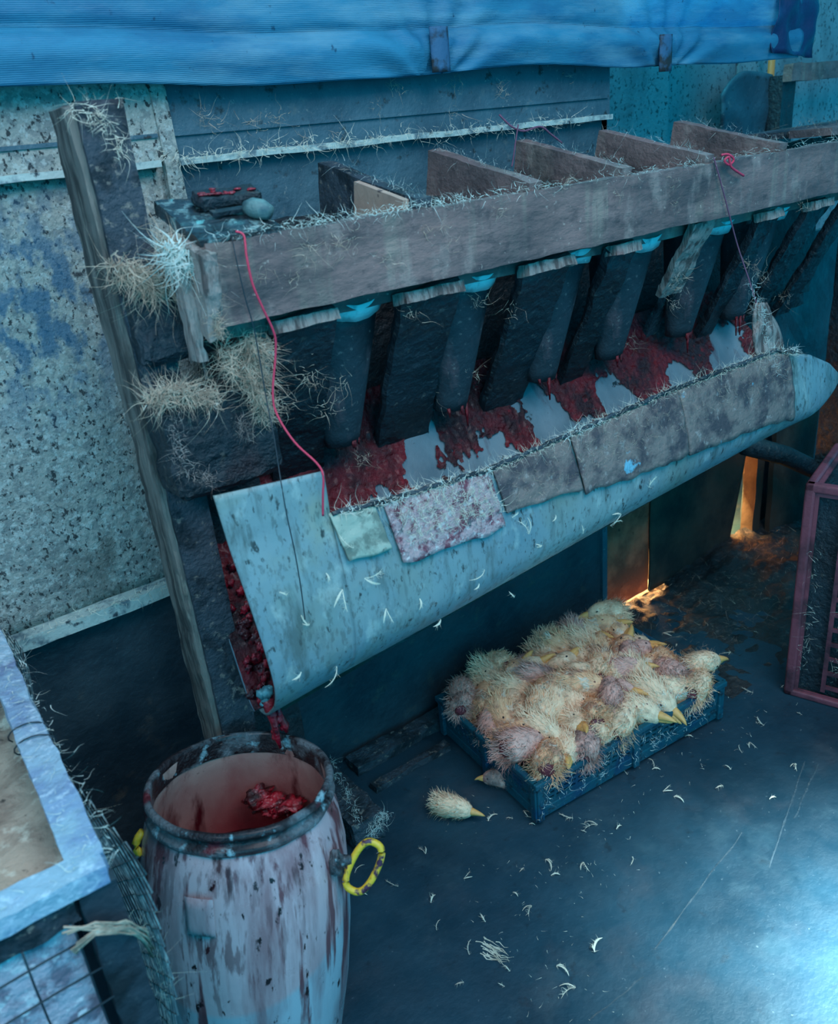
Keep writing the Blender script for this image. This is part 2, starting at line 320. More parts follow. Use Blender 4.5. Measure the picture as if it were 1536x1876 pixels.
mb = MB(); mb.box((-1.0, YW - .016, 1.585), (.63, YW + .0, 1.592)); mb.box((.66, YW - .016, 1.585), (1.85, YW, 1.592)); struct('trim_5', mb, M['wall_dark'])
mb = MB(); mb.box((1.84, YW - .0, .0), (1.862, 2.32, 2.3)); struct('wall_return', mb, M['wall_dark'])
# far wall of pitted boards past the corner
for i, (x0, x1, nm) in enumerate(((1.9, 2.925, 'wall_far'), (2.94, 3.36, 'wall_far_middle'), (3.37, 5.0, 'wall_far_right'))):
    mb = MB(); mb.box((x0, 2.30 + .012 * (i % 2), .0), (x1, 2.33 + .012 * (i % 2), 2.5)); struct(nm, mb, M['wall_pale'])
# low wall right of the corner: boards standing behind the rack
mb = MB(); mb.box((2.68, YW + .02, 0), (3.9, YW + .05, 1.1), .05, .006, 8); struct('wall_right_lower', mb, M['wall_low'])
mb = MB(); mb.box((1.86, YW + .03, .52), (2.68, YW + .05, 1.1), .05, .006, 9); struct('wall_right_upper', mb, M['wall_low'])

def thing(name, mb, m, label, cat, group=None, smooth=False):
    return tag(mb.build(name, m, None, smooth), label, cat, group)
# boards filling the gap at the foot of the wall
mb = MB(); mb.box((1.862, YW + .012, .012), (2.085, YW + .02, .56), .03, .002, 3)
thing('thin_board', mb, M['panel'], 'thin brown board glowing orange at its foot, right behind the chicken head crate', 'board')
def pan(u, v):
    x = 2.08 + (.555 - .10 * (1 - v) ** 1.2) * u
    return Vector((x, YW + .004 * noise.noise(Vector((u * 3, v * 3, 2))), .01 + .53 * v + (.02 + .04 * (1 - v)) * math.sin(u * 3) * 0))
mb = MB(); mb.grid(pan, 24, 20)
o = thing('dark_board', mb, M['panel_dark'], 'dark board standing at the wall left of the narrow sunlit slit', 'board', smooth=True); solid(o, .008, 1)
mb = MB(); mb.box((2.655, YW - .02, 0), (2.70, YW + .03, .56), .03, .003, 12)
thing('wall_stud', mb, M['panel_dark'], 'short upright stud lit warm along its edge, right of the sunlit slit', 'post')
mb = MB(); mb.box((2.72, YW - .05, 0), (2.99, YW - .03, .62), .04, .004, 13, xf=Matrix.Identity(4))
thing('leaning_board', mb, M['panel_dark'], 'grey brown board leaning at the wall left of the red crate', 'board')
mb = MB(); mb.box((2.35, 1.95, -.02), (2.95, 1.98, .7))
thing('outer_board', mb, M['outboard'], 'sunlit orange board outside, seen through the narrow slit in the wall', 'board')

# ------------------------------------------------------------------ tarp
root = empty('blue_tarp', (1.2, 1.6, 2.2), 'large blue ribbed tarp hanging along the top of the wall', 'tarp')
def tarp_bot(x): return 1.676 - .012 * x + .006 * math.sin(x * 5) + .008 * noise.noise(Vector((x * 3, 0, 5)))
def tarp(u, v):
    x = -.7 + 3.33 * u; z0 = tarp_bot(x); z = z0 + (2.35 - z0) * v
    fold = .010 * noise.noise(Vector((x * 2.2, z * 7, 1))) + .012 * math.exp(-((z - z0 - .085) / .012) ** 2) - .010 * math.exp(-((z - z0 - .05) / .03) ** 2)
    for xs in (1.25, 2.02):
        dx = x - xs; dz = z - z0
        fold += .010 * math.exp(-(dx / .05) ** 2) * math.exp(-dz / .1)
        fold += .008 * math.sin(math.atan2(dx, dz + .03) * 14) * math.exp(-math.hypot(dx, dz) / .35)
    return Vector((x, 1.60 + fold, z))
mb = MB(); mb.grid(tarp, 260, 110); solid(mb.build('tarp_sheet', M['tarp'], root, True), .002)
mb = MB(); mb.grid(lambda u, v: tarp(u, .0 + .126 * v) + Vector((0, -.006 - .004 * math.sin(v * 3.1), 0)), 260, 16)
solid(mb.build('hem', M['tarp'], root, True), .002)
def corner(u, v):
    x = 2.56 + .16 * u; z = 1.665 + .55 * v - .02 * u
    return Vector((x - .10 * (1 - v) * (1 - u), 1.575 + .03 * noise.noise(Vector((u * 4, v * 7, 3))) + .03 * u, z))
mb = MB(); mb.grid(corner, 20, 40); solid(mb.build('folded_corner', M['tarp_dark'], root, True), .002)
for px in (805, 1215):
    a = at(px, 128, 1, 1.585)
    mb = MB(); mb.grid(lambda u, v: Vector((a.x - .024 + .048 * u, 1.578 - .006 * math.sin(u * 3.1), a.z - .005 + .085 * v)), 6, 8)
    solid(mb.build('strap', M['strap'], root, True), .003)

# ------------------------------------------------------------------ slaughter rack
rack = empty('slaughter_rack', (.43, 1.37, 0), 'long wooden killing rack with crossbars and leaning slats above the trough', 'rack')
mb = MB(); mb.box((.496, 1.20, 1.312), (2.75, 1.232, 1.432), .02, .0035, 1, edge=.002); mb.build('front_rail', M['plank'], rack)
mb = MB(); mb.box((.52, 1.262, 1.280), (2.75, 1.285, 1.40), .03, .003, 2); mb.build('inner_rail', M['plank'], rack)
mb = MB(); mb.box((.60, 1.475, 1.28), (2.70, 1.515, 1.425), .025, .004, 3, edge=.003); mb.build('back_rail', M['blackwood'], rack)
mb = MB(); mb.box((.60, 1.53, .95), (2.70, 1.55, 1.30), .04, .004, 4); mb.build('dark_backing', M['blackwood'], rack)  # added dark sheet standing in for the shade behind the slats
tilt = math.atan2(.066, .30)
for i, x in enumerate((.898, 1.160, 1.412, 1.678, 1.960)):
    X = Matrix.Translation((x, 1.205, 1.448)) @ Matrix.Rotation(tilt, 4, 'X')
    mb = MB(); mb.box((-.014, 0, -.115), (.018, .315, 0), .02, .003, 20 + i, xf=X, edge=.002)
    mb.build('crossbar', M['plank'] if i else M['crust'], rack)
X = Matrix.Translation((.898, 1.205, 1.448)) @ Matrix.Rotation(tilt, 4, 'X')
mb = MB(); mb.box((-.028, .02, -.115), (-.016, .17, -.004), .03, .001, 5, xf=X); mb.build('bare_patch_board', M['palewood'], rack)['label'] = 'clean pale wood offcut with nail heads'
# knife board and end board
X = Matrix.Translation((.49, 1.20, 1.438)) @ Matrix.Rotation(math.atan2(.036, .10), 4, 'X')
mb = MB(); mb.box((0, .0, -.02), (.135, .155, 0.0), .008, .004, 6, xf=X, freq=30); mb.build('knife_board', M['wetboard'], rack)
X2 = Matrix.Translation((.478, 1.205, 1.29)) @ Matrix.Rotation(.25, 4, 'X')
mb = MB(); mb.box((0, 0, 0), (.026, .115, .135), .010, .004, 7, xf=X2, freq=25, edge=.003); mb.build('end_board', M['chipwood'], rack)
mb = MB(); mb.box((.463, 1.232, 1.26), (.48, 1.262, 1.40), .012, .004, 77, freq=30); mb.build('end_batten', M['chipwood'], rack)
# left post with stacked blocks
mb = MB(); mb.box((.388, 1.335, 0), (.462, 1.425, 1.632), .018, .005, 8, edge=.004); mb.build('post', M['oldwood'], rack)['label'] = 'weathered grey post with a bare wood side'
mb = MB(); mb.box((.400, 1.326, 0), (.466, 1.338, 1.634), .015, .003, 81); mb.build('post_facing', M['crust'], rack)
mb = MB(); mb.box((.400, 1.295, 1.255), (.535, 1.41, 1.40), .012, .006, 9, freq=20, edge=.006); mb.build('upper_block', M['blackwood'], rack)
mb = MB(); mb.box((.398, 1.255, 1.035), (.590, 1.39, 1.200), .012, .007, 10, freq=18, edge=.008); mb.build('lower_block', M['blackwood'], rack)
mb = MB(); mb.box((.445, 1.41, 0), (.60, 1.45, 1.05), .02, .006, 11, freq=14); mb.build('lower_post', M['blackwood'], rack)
mb = MB(); mb.box((2.72, 1.38, 0), (2.80, 1.46, 1.30), .03, .005, 12); mb.build('post', M['blackwood'], rack)
# slats leaning back from the rail down to the trough
SL = Vector((.05, .225, -.36))
def slat(x0, x1, y0, z0, m, seed, k=1.0, th=.022, name='slat', amp=.005):
    d = SL.normalized(); ln = SL.length * k; xx = Vector((1, 0, 0)); xx = (xx - d * xx.dot(d)).normalized(); nn = xx.cross(d)
    X = Matrix(((xx.x, nn.x, -d.x, x0), (xx.y, nn.y, -d.y, y0), (xx.z, nn.z, -d.z, z0), (0, 0, 0, 1)))
    mb = MB(); mb.box((0, -th / 2, -ln), (x1 - x0, th / 2, 0), .014, amp, seed, xf=X, freq=16, edge=.004); return mb.build(name, m, rack)
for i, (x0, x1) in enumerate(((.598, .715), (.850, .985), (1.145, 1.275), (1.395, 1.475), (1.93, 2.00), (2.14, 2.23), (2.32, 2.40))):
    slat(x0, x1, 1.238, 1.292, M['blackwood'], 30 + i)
    d = SL.normalized()
    X = Matrix.Translation((x0, 1.228, 1.288)) @ Matrix.Rotation(-.2, 4, 'X')
    mb = MB(); mb.box((0, -.010, -.010), (x1 - x0, .026, .010), .007, .003, 40 + i, xf=X, freq=30); mb.build('slat_top', M['chipwood'], rack)['label'] = 'pale broken top end of a slat'
o = slat(1.655, 1.735, 1.225, 1.312, M['chipwood'], 51, k=.52, th=.018, amp=.007); o['label'] = 'short pale weathered slat'
for i, (x0, x1) in enumerate(((.72, .80), (1.75, 1.80), (2.24, 2.32))):
    slat(x0, x1, 1.30, 1.27, M['crust'], 60 + i, k=.82, th=.015)
slat(.555, .60, 1.26, 1.27, M['chipwood'], 71, k=.55, th=.02)['label'] = 'pale splintered offcut'
# dark runner under slats
mb = MB(); mb.box((.62, 1.49, .93), (2.6, 1.53, .97), .02, .006, 72, freq=20); mb.build('lower_runner', M['blackwood'], rack)

# cones between the slats
ordn = ['first', 'second', 'third', 'fourth', 'fifth', 'sixth']
for i, x in enumerate((.785, 1.065, 1.335, 1.565, 1.835, 2.07)):
    c = empty('bleeding_cone', (x, 1.352, 1.272), 'dark metal cone between the slats, %s from the left along the trough' % ordn[i], 'cone', 'cones hanging in the rack')
    def cone(u, v, s=i):
        a = -math.pi * (1.0 * u) ; r = .082 + (.034 - .082) * v; ys = .04 * v
        return Vector((r * math.cos(a), r * math.sin(a) * .85 + ys, -.27 * v + (.012 * noise.noise(Vector((u * 3, s, 0))) if v < .1 else 0)))
    mb = MB(); mb.grid(lambda u, v: cone(u * 2, v), 40, 12); solid(mb.build('cone_body', M['cone'], c, True, local=True), .003)
    mb = MB(); mb.grid(lambda u, v: cone(.12 + u * .76, 0) + Vector((0, -.024 + .014 * v, .030 * (1 - v) - .008 + .003 * noise.noise(Vector((u * 7, s_ * 1.0, 1))))), 24, 2) if not globals().update(s_=i) else None
    solid(mb.build('cone_rim', M['rim'], c, True, local=True), .002)
    mb = MB()
    for k in range(4):
        a = -math.pi * random.uniform(.2, .8); mb.tube([Vector((.034 * math.cos(a), .04 + .03 * math.sin(a), -.262)), Vector((.034 * math.cos(a), .038 + .03 * math.sin(a), -.27 - random.choice((.006, .012, .02, .045))))], [.005, .0018], 6)
    mb.build('blood_drip', M['blood'], c, True, local=True)

# ------------------------------------------------------------------ trough
tr = empty('blood_trough', (1.2, 1.2, .62), 'long pale metal trough under the slats, streaked with red blood', 'trough')
def interp(tab, x):
    if x <= tab[0][0]: return tab[0][1]
    for (a, b), (c, d) in zip(tab, tab[1:]):
        if x <= c: return b + (d - b) * (x - a) / (c - a)
    return tab[-1][1]
LIP = [(.40, 1.00), (.57, .998), (.68, .982), (.80, .975), (.92, .968), (1.14, .975), (1.45, .990), (1.84, .990), (2.0, .950), (2.10, .905), (2.16, .86)]
def lip(x): return interp(LIP, x)
def bot(x): return .615 + .072 * (x - .45) + (.10 * ((x - 2.03) / .13) ** 2 if x > 2.03 else 0)
def fsheet(x, v):
    """front sheet: v=0 at lip, v=1 at bottom"""
    v = min(1.0, max(0.0, v)); zl, zb = lip(x), bot(x); k = min(1, (zl - zb) / .36)
    a = v * math.pi * .5
    z = zb + (zl - zb) * math.cos(a) ** 1.0 if False else zl - (zl - zb) * (1 - (1 - v) ** 1.55)
    y = 1.118 - .028 * math.sin(min(1, v * 1.35) * math.pi) * k + .125 * max(0, v - .45) ** 1.8 / (.55 ** 1.8)
    y += .004 * noise.noise(Vector((x * 3, v * 2, 0)))
    return Vector((x, y, z))
def fs(u, v):
    x = .588 + 1.572 * u
    return fsheet(x, v)
mb = MB(); mb.grid(fs, 190, 36); front = solid(mb.build('front_sheet', M['sheet'], tr, True), .004)
def flap(u, v):
    x = .402 + .186 * u; top = 1.092 - .018 * u
    if v < .18: p = fsheet(x, 0); p.z += (top - p.z) * (1 - v / .18)
    else: p = fsheet(x, (v - .18) / .82)
    p.x += .045 * v * (1 - u); return p  # cut edge slants inwards to the outlet
mb = MB(); mb.grid(flap, 20, 44); solid(mb.build('end_sheet', M['sheet'], tr, True), .004)
def bsheet(x, v):
    """back lining: v=0 bottom, v=1 top under the slats"""
    zb = bot(x) + .004; zt = 1.05
    y = 1.235 + .235 * v ** .8 + .03 * v; z = zb + (zt - zb) * v ** 1.15
    n = .006 * noise.noise(Vector((x * 9, v * 3, 4))) + .012 * noise.noise(Vector((x * 3, v * 1.5, 8)))
    return Vector((x, y + n, z + n * .5))
def bx(u, v): return (.435 + .05 * v) + (2.16 - .435 - .05 * v) * u
mb = MB(); mb.grid(lambda u, v: bsheet(bx(u, v), v), 180, 40); solid(mb.build('back_lining', M['sheet_in'], tr, True), .004)
mb = MB(); mb.grid(lambda u, v: Vector((.45 + 1.70 * u, 1.20 + .06 * v, bot(.45 + 1.70 * u) - .002 - .006 * math.sin(v * 3.1))), 80, 6)
mb.build('bottom_sheet', M['sheet'], tr, True)
# blood over the lining
def hits_low(x):
    """how far down (in v) blood has run at x"""
    if x < .70: return -.1
    a = noise.noise(Vector((x * 7.0, 0, 0))) + .6 * noise.noise(Vector((x * 19, 3, 0))) + .35 * noise.noise(Vector((x * 55, 3, 7)))
    base = interp([(.66, .30), (.8, .50), (1.0, .62), (1.2, .68), (1.6, .64), (1.75, .56), (2.16, .60)], x)
    return base - .07 - .34 * a - (.25 if a > .34 else 0)
def bl(u, v):
    x = bx(u, v); p = bsheet(x, v)
    k = .004 + .004 * noise.noise(Vector((x * 30, v * 14, 1))) + .003 * noise.noise(Vector((x * 80, v * 40, 1)))
    return p + Vector((0, -.8, .6)) * (k + .003)
def wet(u, v):
    x = bx(u, v); base = interp([(.70, .22), (.8, .56), (1.0, .66), (1.2, .68), (1.6, .62), (1.75, .45), (1.9, .6), (2.16, .6)], x)
    if x < .70: return True
    f = noise.noise(Vector((x * 9, v * 2.0, 5))) + .30 * noise.noise(Vector((x * 24, v * 5, 2))) + .16 * noise.noise(Vector((x * 70, v * 26, 2)))
    return f < 2.0 * (v - base) + .05
mb = MB(); mb.grid(bl, 900, 150, keep=wet)
mb.build('blood', M['blood'], tr, True)
# clots at the low open end, where the blood runs out
mb = MB()
for i in range(75):
    v = random.random() ** .9; u = random.uniform(.0, .05); x = bx(u, v * .75)
    p = bsheet(x, v * .75) + Vector((random.uniform(-.012, .01), -.014, .005)); r = random.uniform(.003, .008)
    if v > .62 and random.random() < .6: continue
    mb.blob(p, (r * 1.3, r * .7, r * 1.5), 7, .9, i)
mb.build('clots', M['clot'], tr, True)['kind'] = 'stuff'
# dirty patches hanging over the lip
def patch(name, x0, x1, drop, m, lab, seed, tilt0=0):
    mb = MB()
    def fn(u, v):
        x = x0 + (x1 - x0) * u; zl = lip(x); p = fsheet(x, 0); q = (drop + tilt0 * u)
        rag = 1 + .10 * noise.noise(Vector((x * 20, seed, 0)))
        d = v * q * rag; vv = 1 - (1 - min(.95, d / (zl - bot(x)))) ** (1 / 1.55)
        p = fsheet(x, vv); p.y -= .006 + .004 * v + .003 * noise.noise(Vector((x * 30, v * 6, seed))); p.x += .012 * v; 
        if v < .12: p.y += .006 * (1 - v / .12); p.z += .004
        return p
    mb.grid(fn, 40, 14); o = mb.build(name, m, tr, True); solid(o, .004); o['label'] = lab
patch('lip_patch', .585, .672, .078, M['patch_green'], 'small greenish patch folded over the lip', 1)
patch('lip_patch', .690, .925, .110, M['patch_pink'], 'pink feather-matted patch', 2)
patch('lip_patch', .935, 1.135, .085, M['patch_brown'], 'brown patch with bare blue areas', 3, .02)
patch('lip_patch', 1.142, 1.47, .12, M['patch_brown'], 'brown patch with bare blue areas', 4, .03)
patch('lip_patch', 1.472, 1.90, .15, M['patch_brown'], 'wide brown feathery patch', 5, .02)
mb = MB(); mb.tube([fsheet(x, 0) + Vector((0, -.006, .006 + .004 * noise.noise(Vector((x * 40, 0, 0))))) for x in [.59 + i * .01 for i in range(134)]],
                   [.004 + .003 * abs(noise.noise(Vector((i * .7, 0, 2)))) for i in range(134)], 6)
mb.build('lip_crust', M['crust'], tr, True)
fluff('lip_feathers', '', '', M['feather'], [(fsheet(x, 0) + Vector((0, -.006, .004)), fsheet(x + .05, 0) + Vector((0, -.006, .004))) for x in [.6 + .05 * i for i in range(27)]], 1500, (.008, .035), .0012, .008, (0, -.7, .7), parent=tr)
fluff('lip_down', '', '', M['tealfluff'], [(fsheet(x, .0) + Vector((0, -.008, .006)), fsheet(x + .03, 0) + Vector((0, -.008, .006))) for x in (.60, .68, .72, .80, .86, .90, 1.12, 1.15, 1.20, 1.86, 1.9)], 260, (.01, .03), .0022, .006, (0, -.7, .7), parent=tr)
fluff('patch_feathers', '', '', M['feather'], [(fsheet(x, .02) + Vector((0.01, -.014, 0)), fsheet(x + .02, .16) + Vector((.01, -.014, 0))) for x in [.70 + .02 * i for i in range(11)]], 900, (.008, .03), .0012, .006, (0, -1, .1), parent=tr)
fluff('patch_down', '', '', M['tanfluff'], [(fsheet(x, .02) + Vector((0.01, -.014, 0)), fsheet(x + .02, .18) + Vector((.01, -.014, 0))) for x in [.95 + .03 * i for i in range(31)]], 700, (.006, .025), .001, .008, (0, -1, .1), parent=tr)
# blood falling from the open end
sp = empty('falling_blood', (.46, 1.215, .60), 'red clotted blood dripping from the open trough end into the barrel', 'blood')
mb = MB(); mb.tube([(.452, 1.20, .655), (.452, 1.198, .63), (.455, 1.196, .60), (.452, 1.19, .575), (.454, 1.188, .55)], [.012, .009, .007, .006, .003], 10)
mb.tube([(.468, 1.205, .64), (.470, 1.20, .61), (.474, 1.196, .585), (.474, 1.194, .57)], [.006, .005, .008, .003], 8)
for i in range(8): mb.blob((.455 + random.uniform(-.01, .018), 1.198, .60 + random.uniform(-.03, .05)), random.uniform(.005, .009), 6, .5, i)
mb.build('blood_stream', M['clot'], sp, True)
mb = MB()
for i in range(9): mb.blob((.448 + random.uniform(-.008, .012), 1.200 + random.uniform(-.004, .004), .662 + random.uniform(-.016, .014)), random.uniform(.006, .011), 6, .6, 50 + i)
mb.build('foam', M['rim'], sp, True)

# ------------------------------------------------------------------ barrel
rimc = at(439, 1424, 2, .575)
axis = Vector((.155, .075, .985)).normalized()
q = Vector((0, 0, 1)).rotation_difference(axis)
bar = empty('plastic_barrel', rimc - axis * .62, 'blood streaked white plastic barrel catching the trough run-off', 'barrel')
bar.rotation_mode = 'QUATERNION'; bar.rotation_quaternion = q
H = .62
prof = [(0, .045), (.143, .045), (.148, .052), (.158, .10), (.172, .22), (.180, .33), (.181, .41), (.177, .48), (.166, .545), (.155, .575), (.152, .585)]
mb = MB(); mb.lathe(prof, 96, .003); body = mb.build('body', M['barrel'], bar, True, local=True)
mb = MB(); mb.lathe([(.151, .578), (.158, .580), (.161, .586), (.158, .592), (.152, .594), (.151, .600), (.153, .604), (.157, .606), (.160, .612), (.157, .618), (.151, .620), (.148, .618), (.146, .610), (.147, .578)], 96, .0035, 3)
mb.build('rim', M['rimdirt'], bar, True, local=True)
mb = MB(); mb.lathe([(.147, .606), (.148, .58), (.155, .55), (.168, .48), (.173, .42), (.172, .34)], 96, .002, 5); mb.build('inner_wall', M['barrel_in'], bar, True, local=True)
mb = MB(); mb.grid(lambda u, v: Vector((.173 * v * math.cos(u * 6.2832), .173 * v * math.sin(u * 6.2832), .395 + .006 * noise.noise(Vector((u * 6, v * 6, 0))))), 60, 16)
mb.build('blood', M['blood'], bar, True, local=True)
def onbar(px, py, r=.185, it=0):
    """where a photo pixel's sight line first meets the barrel's cylinder, in barrel space"""
    d = (R @ Vector((px - CX, py - CY, FPX))).normalized(); inv = q.to_matrix().inverted()
    o_ = inv @ (CAM - bar.location); dd = inv @ d
    A = dd.x ** 2 + dd.y ** 2; B = 2 * (o_.x * dd.x + o_.y * dd.y); Cc = o_.x ** 2 + o_.y ** 2 - r * r
    disc = max(0, B * B - 4 * A * Cc); t = (-B - math.sqrt(disc)) / (2 * A); return o_ + dd * t
# splash of clotted blood stuck on the far inner wall
mb = MB(); qa = math.radians(38)
for i in range(14):
    a = qa + random.uniform(-.28, .28); r = .138 + random.uniform(-.012, .006); z = .478 + random.uniform(-.014, .014)
    mb.blob((r * math.cos(a), r * math.sin(a), z), (random.uniform(.018, .028), random.uniform(.014, .022), random.uniform(.010, .016)), 12, .8, i)
mb.build('blood_clump', M['clot'], bar, True, local=True)
# embossed plate
cpt = onbar(367, 1680, .18); ca = math.atan2(cpt.y, cpt.x)
mb = MB()
mb.grid(lambda u, v: Vector(((.1815 + .007 * (1 - abs(2 * v - 1) ** 6) * (1 - abs(2 * u - 1) ** 6)) * math.cos(ca + .26 * (u - .5)), (.1815 + .007 * (1 - abs(2 * v - 1) ** 6) * (1 - abs(2 * u - 1) ** 6)) * math.sin(ca + .26 * (u - .5)), cpt.z - .035 + .07 * v)), 14, 14)
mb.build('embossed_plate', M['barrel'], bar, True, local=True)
# yellow handle
hp = onbar(612, 1590, .178); ha = math.atan2(hp.y, hp.x)
inv = q.to_matrix().inverted()
rgt = (inv @ R.col[0]).normalized(); dwn = (inv @ R.col[1]).normalized()
hb = hp * 1.0
hc = hp + rgt * .050 - dwn * .002; tl = math.radians(26)
e1 = (rgt * math.sin(tl) - dwn * math.cos(tl)); e2 = (rgt * math.cos(tl) + dwn * math.sin(tl))
hd = bpy.data.objects.new('handle', None); COL.objects.link(hd); hd.parent = bar
pts = []
for k in range(41):
    a = 2 * math.pi * k / 40; sx = math.cos(a); sy = math.sin(a)
    pts.append(hc + e2 * .022 * (abs(sx) ** .7) * (1 if sx > 0 else -1) + e1 * .044 * (abs(sy) ** .8) * (1 if sy > 0 else -1))
mb = MB(); mb.tube(pts, .0062, 10, False); mb.build('handle_loop', M['yellow'], hd, True, local=True)
mb = MB(); mb.blob(hp + rgt * .006 - dwn * .008, (.016, .016, .024), 8, .5, 3); mb.tube([hp - dwn * .012, hp + rgt * .03 - dwn * .014], [.012, .008], 8); mb.build('handle_mount', M['rimdirt'], hd, True, local=True)
hp2 = onbar(262, 1545, .166); mb = MB(); mb.tube([hp2 + dwn * (-.02 + .01 * k) - rgt * (.012 * math.sin(k * .7)) for k in range(5)], .007, 8); mb.build('handle_loop', M['yellow'], bar, True, local=True)

# ------------------------------------------------------------------ crate of chicken heads
def wall_grid(L, Hh, nx, nz, keep):
    mb = MB(); mb.grid(lambda u, v: Vector((L * u, 0, Hh * v)), nx, nz, keep); return mb
CR = Vector((1.045, 1.150, .015)); yaw = -.09
crate = empty('blue_crate', CR, 'shallow blue plastic crate full of chicken heads on the floor', 'crate', rot=(0, 0, yaw))
CL, CWd, CH = .625, .405, .118
def lattice(name, L, X, m, parent):
    n = int(L / .0075)
    def keep(u, v):
        i = int(u * n); j = int(v * 15)
        if i < 3 or i > n - 4 or abs(i - n // 2) < 3: return True
        if j < 5 or j > 12: return True
        return (i % 3 == 0) or (j % 2 == 1)
    mb = MB(); mb.grid(lambda u, v: X @ Vector((L * u, -.010 * v, CH * v)), n, 15, keep)
    solid(mb.build(name, m, parent, False, True), .004)
sides = ((CL, Matrix.Identity(4)), (CWd, Matrix.Translation((CL, 0, 0)) @ Matrix.Rotation(math.pi / 2, 4, 'Z')),
         (CL, Matrix.Translation((CL, CWd, 0)) @ Matrix.Rotation(math.pi, 4, 'Z')), (CWd, Matrix.Translation((0, CWd, 0)) @ Matrix.Rotation(-math.pi / 2, 4, 'Z')))
for L_, X_ in sides: lattice('side_wall', L_, X_, M['bluecrate'], crate)
mb = MB(); mb.box((0, 0, 0), (CL, CWd, .006)); mb.build('base', M['bluecrate'], crate, local=True)
mb = MB()
e = .012
for lo, hi in (((-e - .006, -e - .008, CH - .012), (CL + e, -e + .008, CH + .004)), ((-e - .006, CWd + e - .008, CH - .012), (CL + e, CWd + e + .006, CH + .004)),
               ((-e - .006, -e, CH - .012), (-e + .010, CWd + e, CH + .004)), ((CL + e - .012, -e, CH - .012), (CL + e + .004, CWd + e, CH + .004))):
    mb.box(lo, hi)
for L_, X_ in sides:
    mb.box((0, -.006, 0), (L_, .0, .030), xf=X_)
    for k in (0, .5, 1): mb.box((L_ * k - .010, -.015, 0), (L_ * k + .010, 0, CH), xf=X_)
bev(mb.build('rim', M['bluecrate'], crate, local=True), .003)

def make_head(name, mw, seed, open_beak, loc, label, cat='chicken head', group='chicken heads in the blue crate'):
    """a severed chicken head lying on its side; +X is the beak end"""
    rnd = random.Random(seed)
    root = empty(name, loc, label, cat, group)
    # skull and neck: rings along X
    st = [(-.045, .012), (-.043, .024), (-.034, .029), (-.018, .029), (-.002, .0265), (.012, .0245), (.024, .0195), (.032, .0135), (.036, .006)]
    n = 18; vs = []; fs = []
    for i, (x, r) in enumerate(st):
        for k in range(n):
            a = 2 * math.pi * k / n; rr = r * (1 + .10 * noise.noise(Vector((x * 40, math.cos(a) * 1.5, math.sin(a) * 1.5 + seed))))
            vs.append(Vector((x, rr * math.cos(a) * .86, rr * math.sin(a) + .006 * math.sin((x + .045) * 30))))
    for i in range(len(st) - 1):
        for k in range(n): fs.append((i * n + k, i * n + (k + 1) % n, (i + 1) * n + (k + 1) % n, (i + 1) * n + k))
    fs.append(tuple(range(n))[::-1]); fs.append(tuple((len(st) - 1) * n + k for k in range(n)))
    mb = MB(); mb.add(vs, fs)
    for _ in range(950):
        i = rnd.uniform(0, len(st) - 2.2); j = int(i); t = i - j; x = st[j][0] * (1 - t) + st[j + 1][0] * t; r = st[j][1] * (1 - t) + st[j + 1][1] * t
        a = rnd.uniform(0, 6.283); nrm = Vector((0, math.cos(a), math.sin(a)))
        p = Vector((x, r * .86 * math.cos(a), r * math.sin(a) + .006 * math.sin((x + .045) * 30))) - nrm * .001
        back = Vector((-1, rnd.uniform(-.35, .35), rnd.uniform(-.35, .35))) + nrm * rnd.uniform(.10, .8)
        ln = (.009 + .012 * (1 - i / 8)) * rnd.uniform(.6, 1.3); mb.blade(p, back, nrm, ln * 1.0, .0019, .6, 3)
    body_ = mb.build('feathered_head', mw, root, True, local=True)
    g = .35 if open_beak else .08
    for s, m_ in ((1, 'upper_beak'), (-1, 'lower_beak')):
        mb = MB(); base = Vector((.030, 0, .004 + .003 * s)); ln = .034 if s > 0 else .026
        pts = []; rad = []
        for k in range(7):
            t = k / 6; pts.append(base + Vector((ln * t, 0, s * (g * ln * t) * .5 + (-.010 * t * t if s > 0 else .002 * t)))); rad.append(.0085 * (1 - t) ** .7 + .0006)
        mb.tube(pts, rad, 10); mb.build(m_, M['beak'], root, True, local=True)
    mb = MB(); mb.blob((.004, 0, .024), (.012, .003, .006), 6, .6, seed)
    for k in range(4): mb.blob((-.003 + .005 * k, 0, .027), (.003, .002, .004), 5, .3, seed + k)
    mb.build('comb', M['comb'], root, True, local=True)
    for s in (1, -1):
        mb = MB(); mb.blob((.016, s * .0185, .010), (.0035, .002, .0022), 6, 0); mb.build('eye', M['eye'], root, True, local=True)
    mb = MB(); mb.blob((-.046, 0, .0), (.004, .014, .014), 6, .5, seed); mb.build('neck_cut', M['comb'], root, True, local=True)
    return root
def copy_tree(o):
    c = o.copy(); COL.objects.link(c)
    for ch in list(o.children):
        k = ch.copy(); COL.objects.link(k); k.parent = c
    return c
HL = 'severed white chicken head in the middle of the heap in the blue crate'
protos = [make_head('chicken_head', M['hd_w'], 1, False, (0, 0, 0), HL), make_head('chicken_head', M['hd_y'], 2, True, (0, 0, 0), HL),
          make_head('chicken_head', M['hd_g'], 3, False, (0, 0, 0), HL), make_head('chicken_head', M['hd_w'], 4, True, (0, 0, 0), HL)]
Xc = Matrix.Translation(CR) @ Matrix.Rotation(yaw, 4, 'Z')
spots = []; rr = random.Random(5)
NX, NY = 9, 7
EDGE = .012
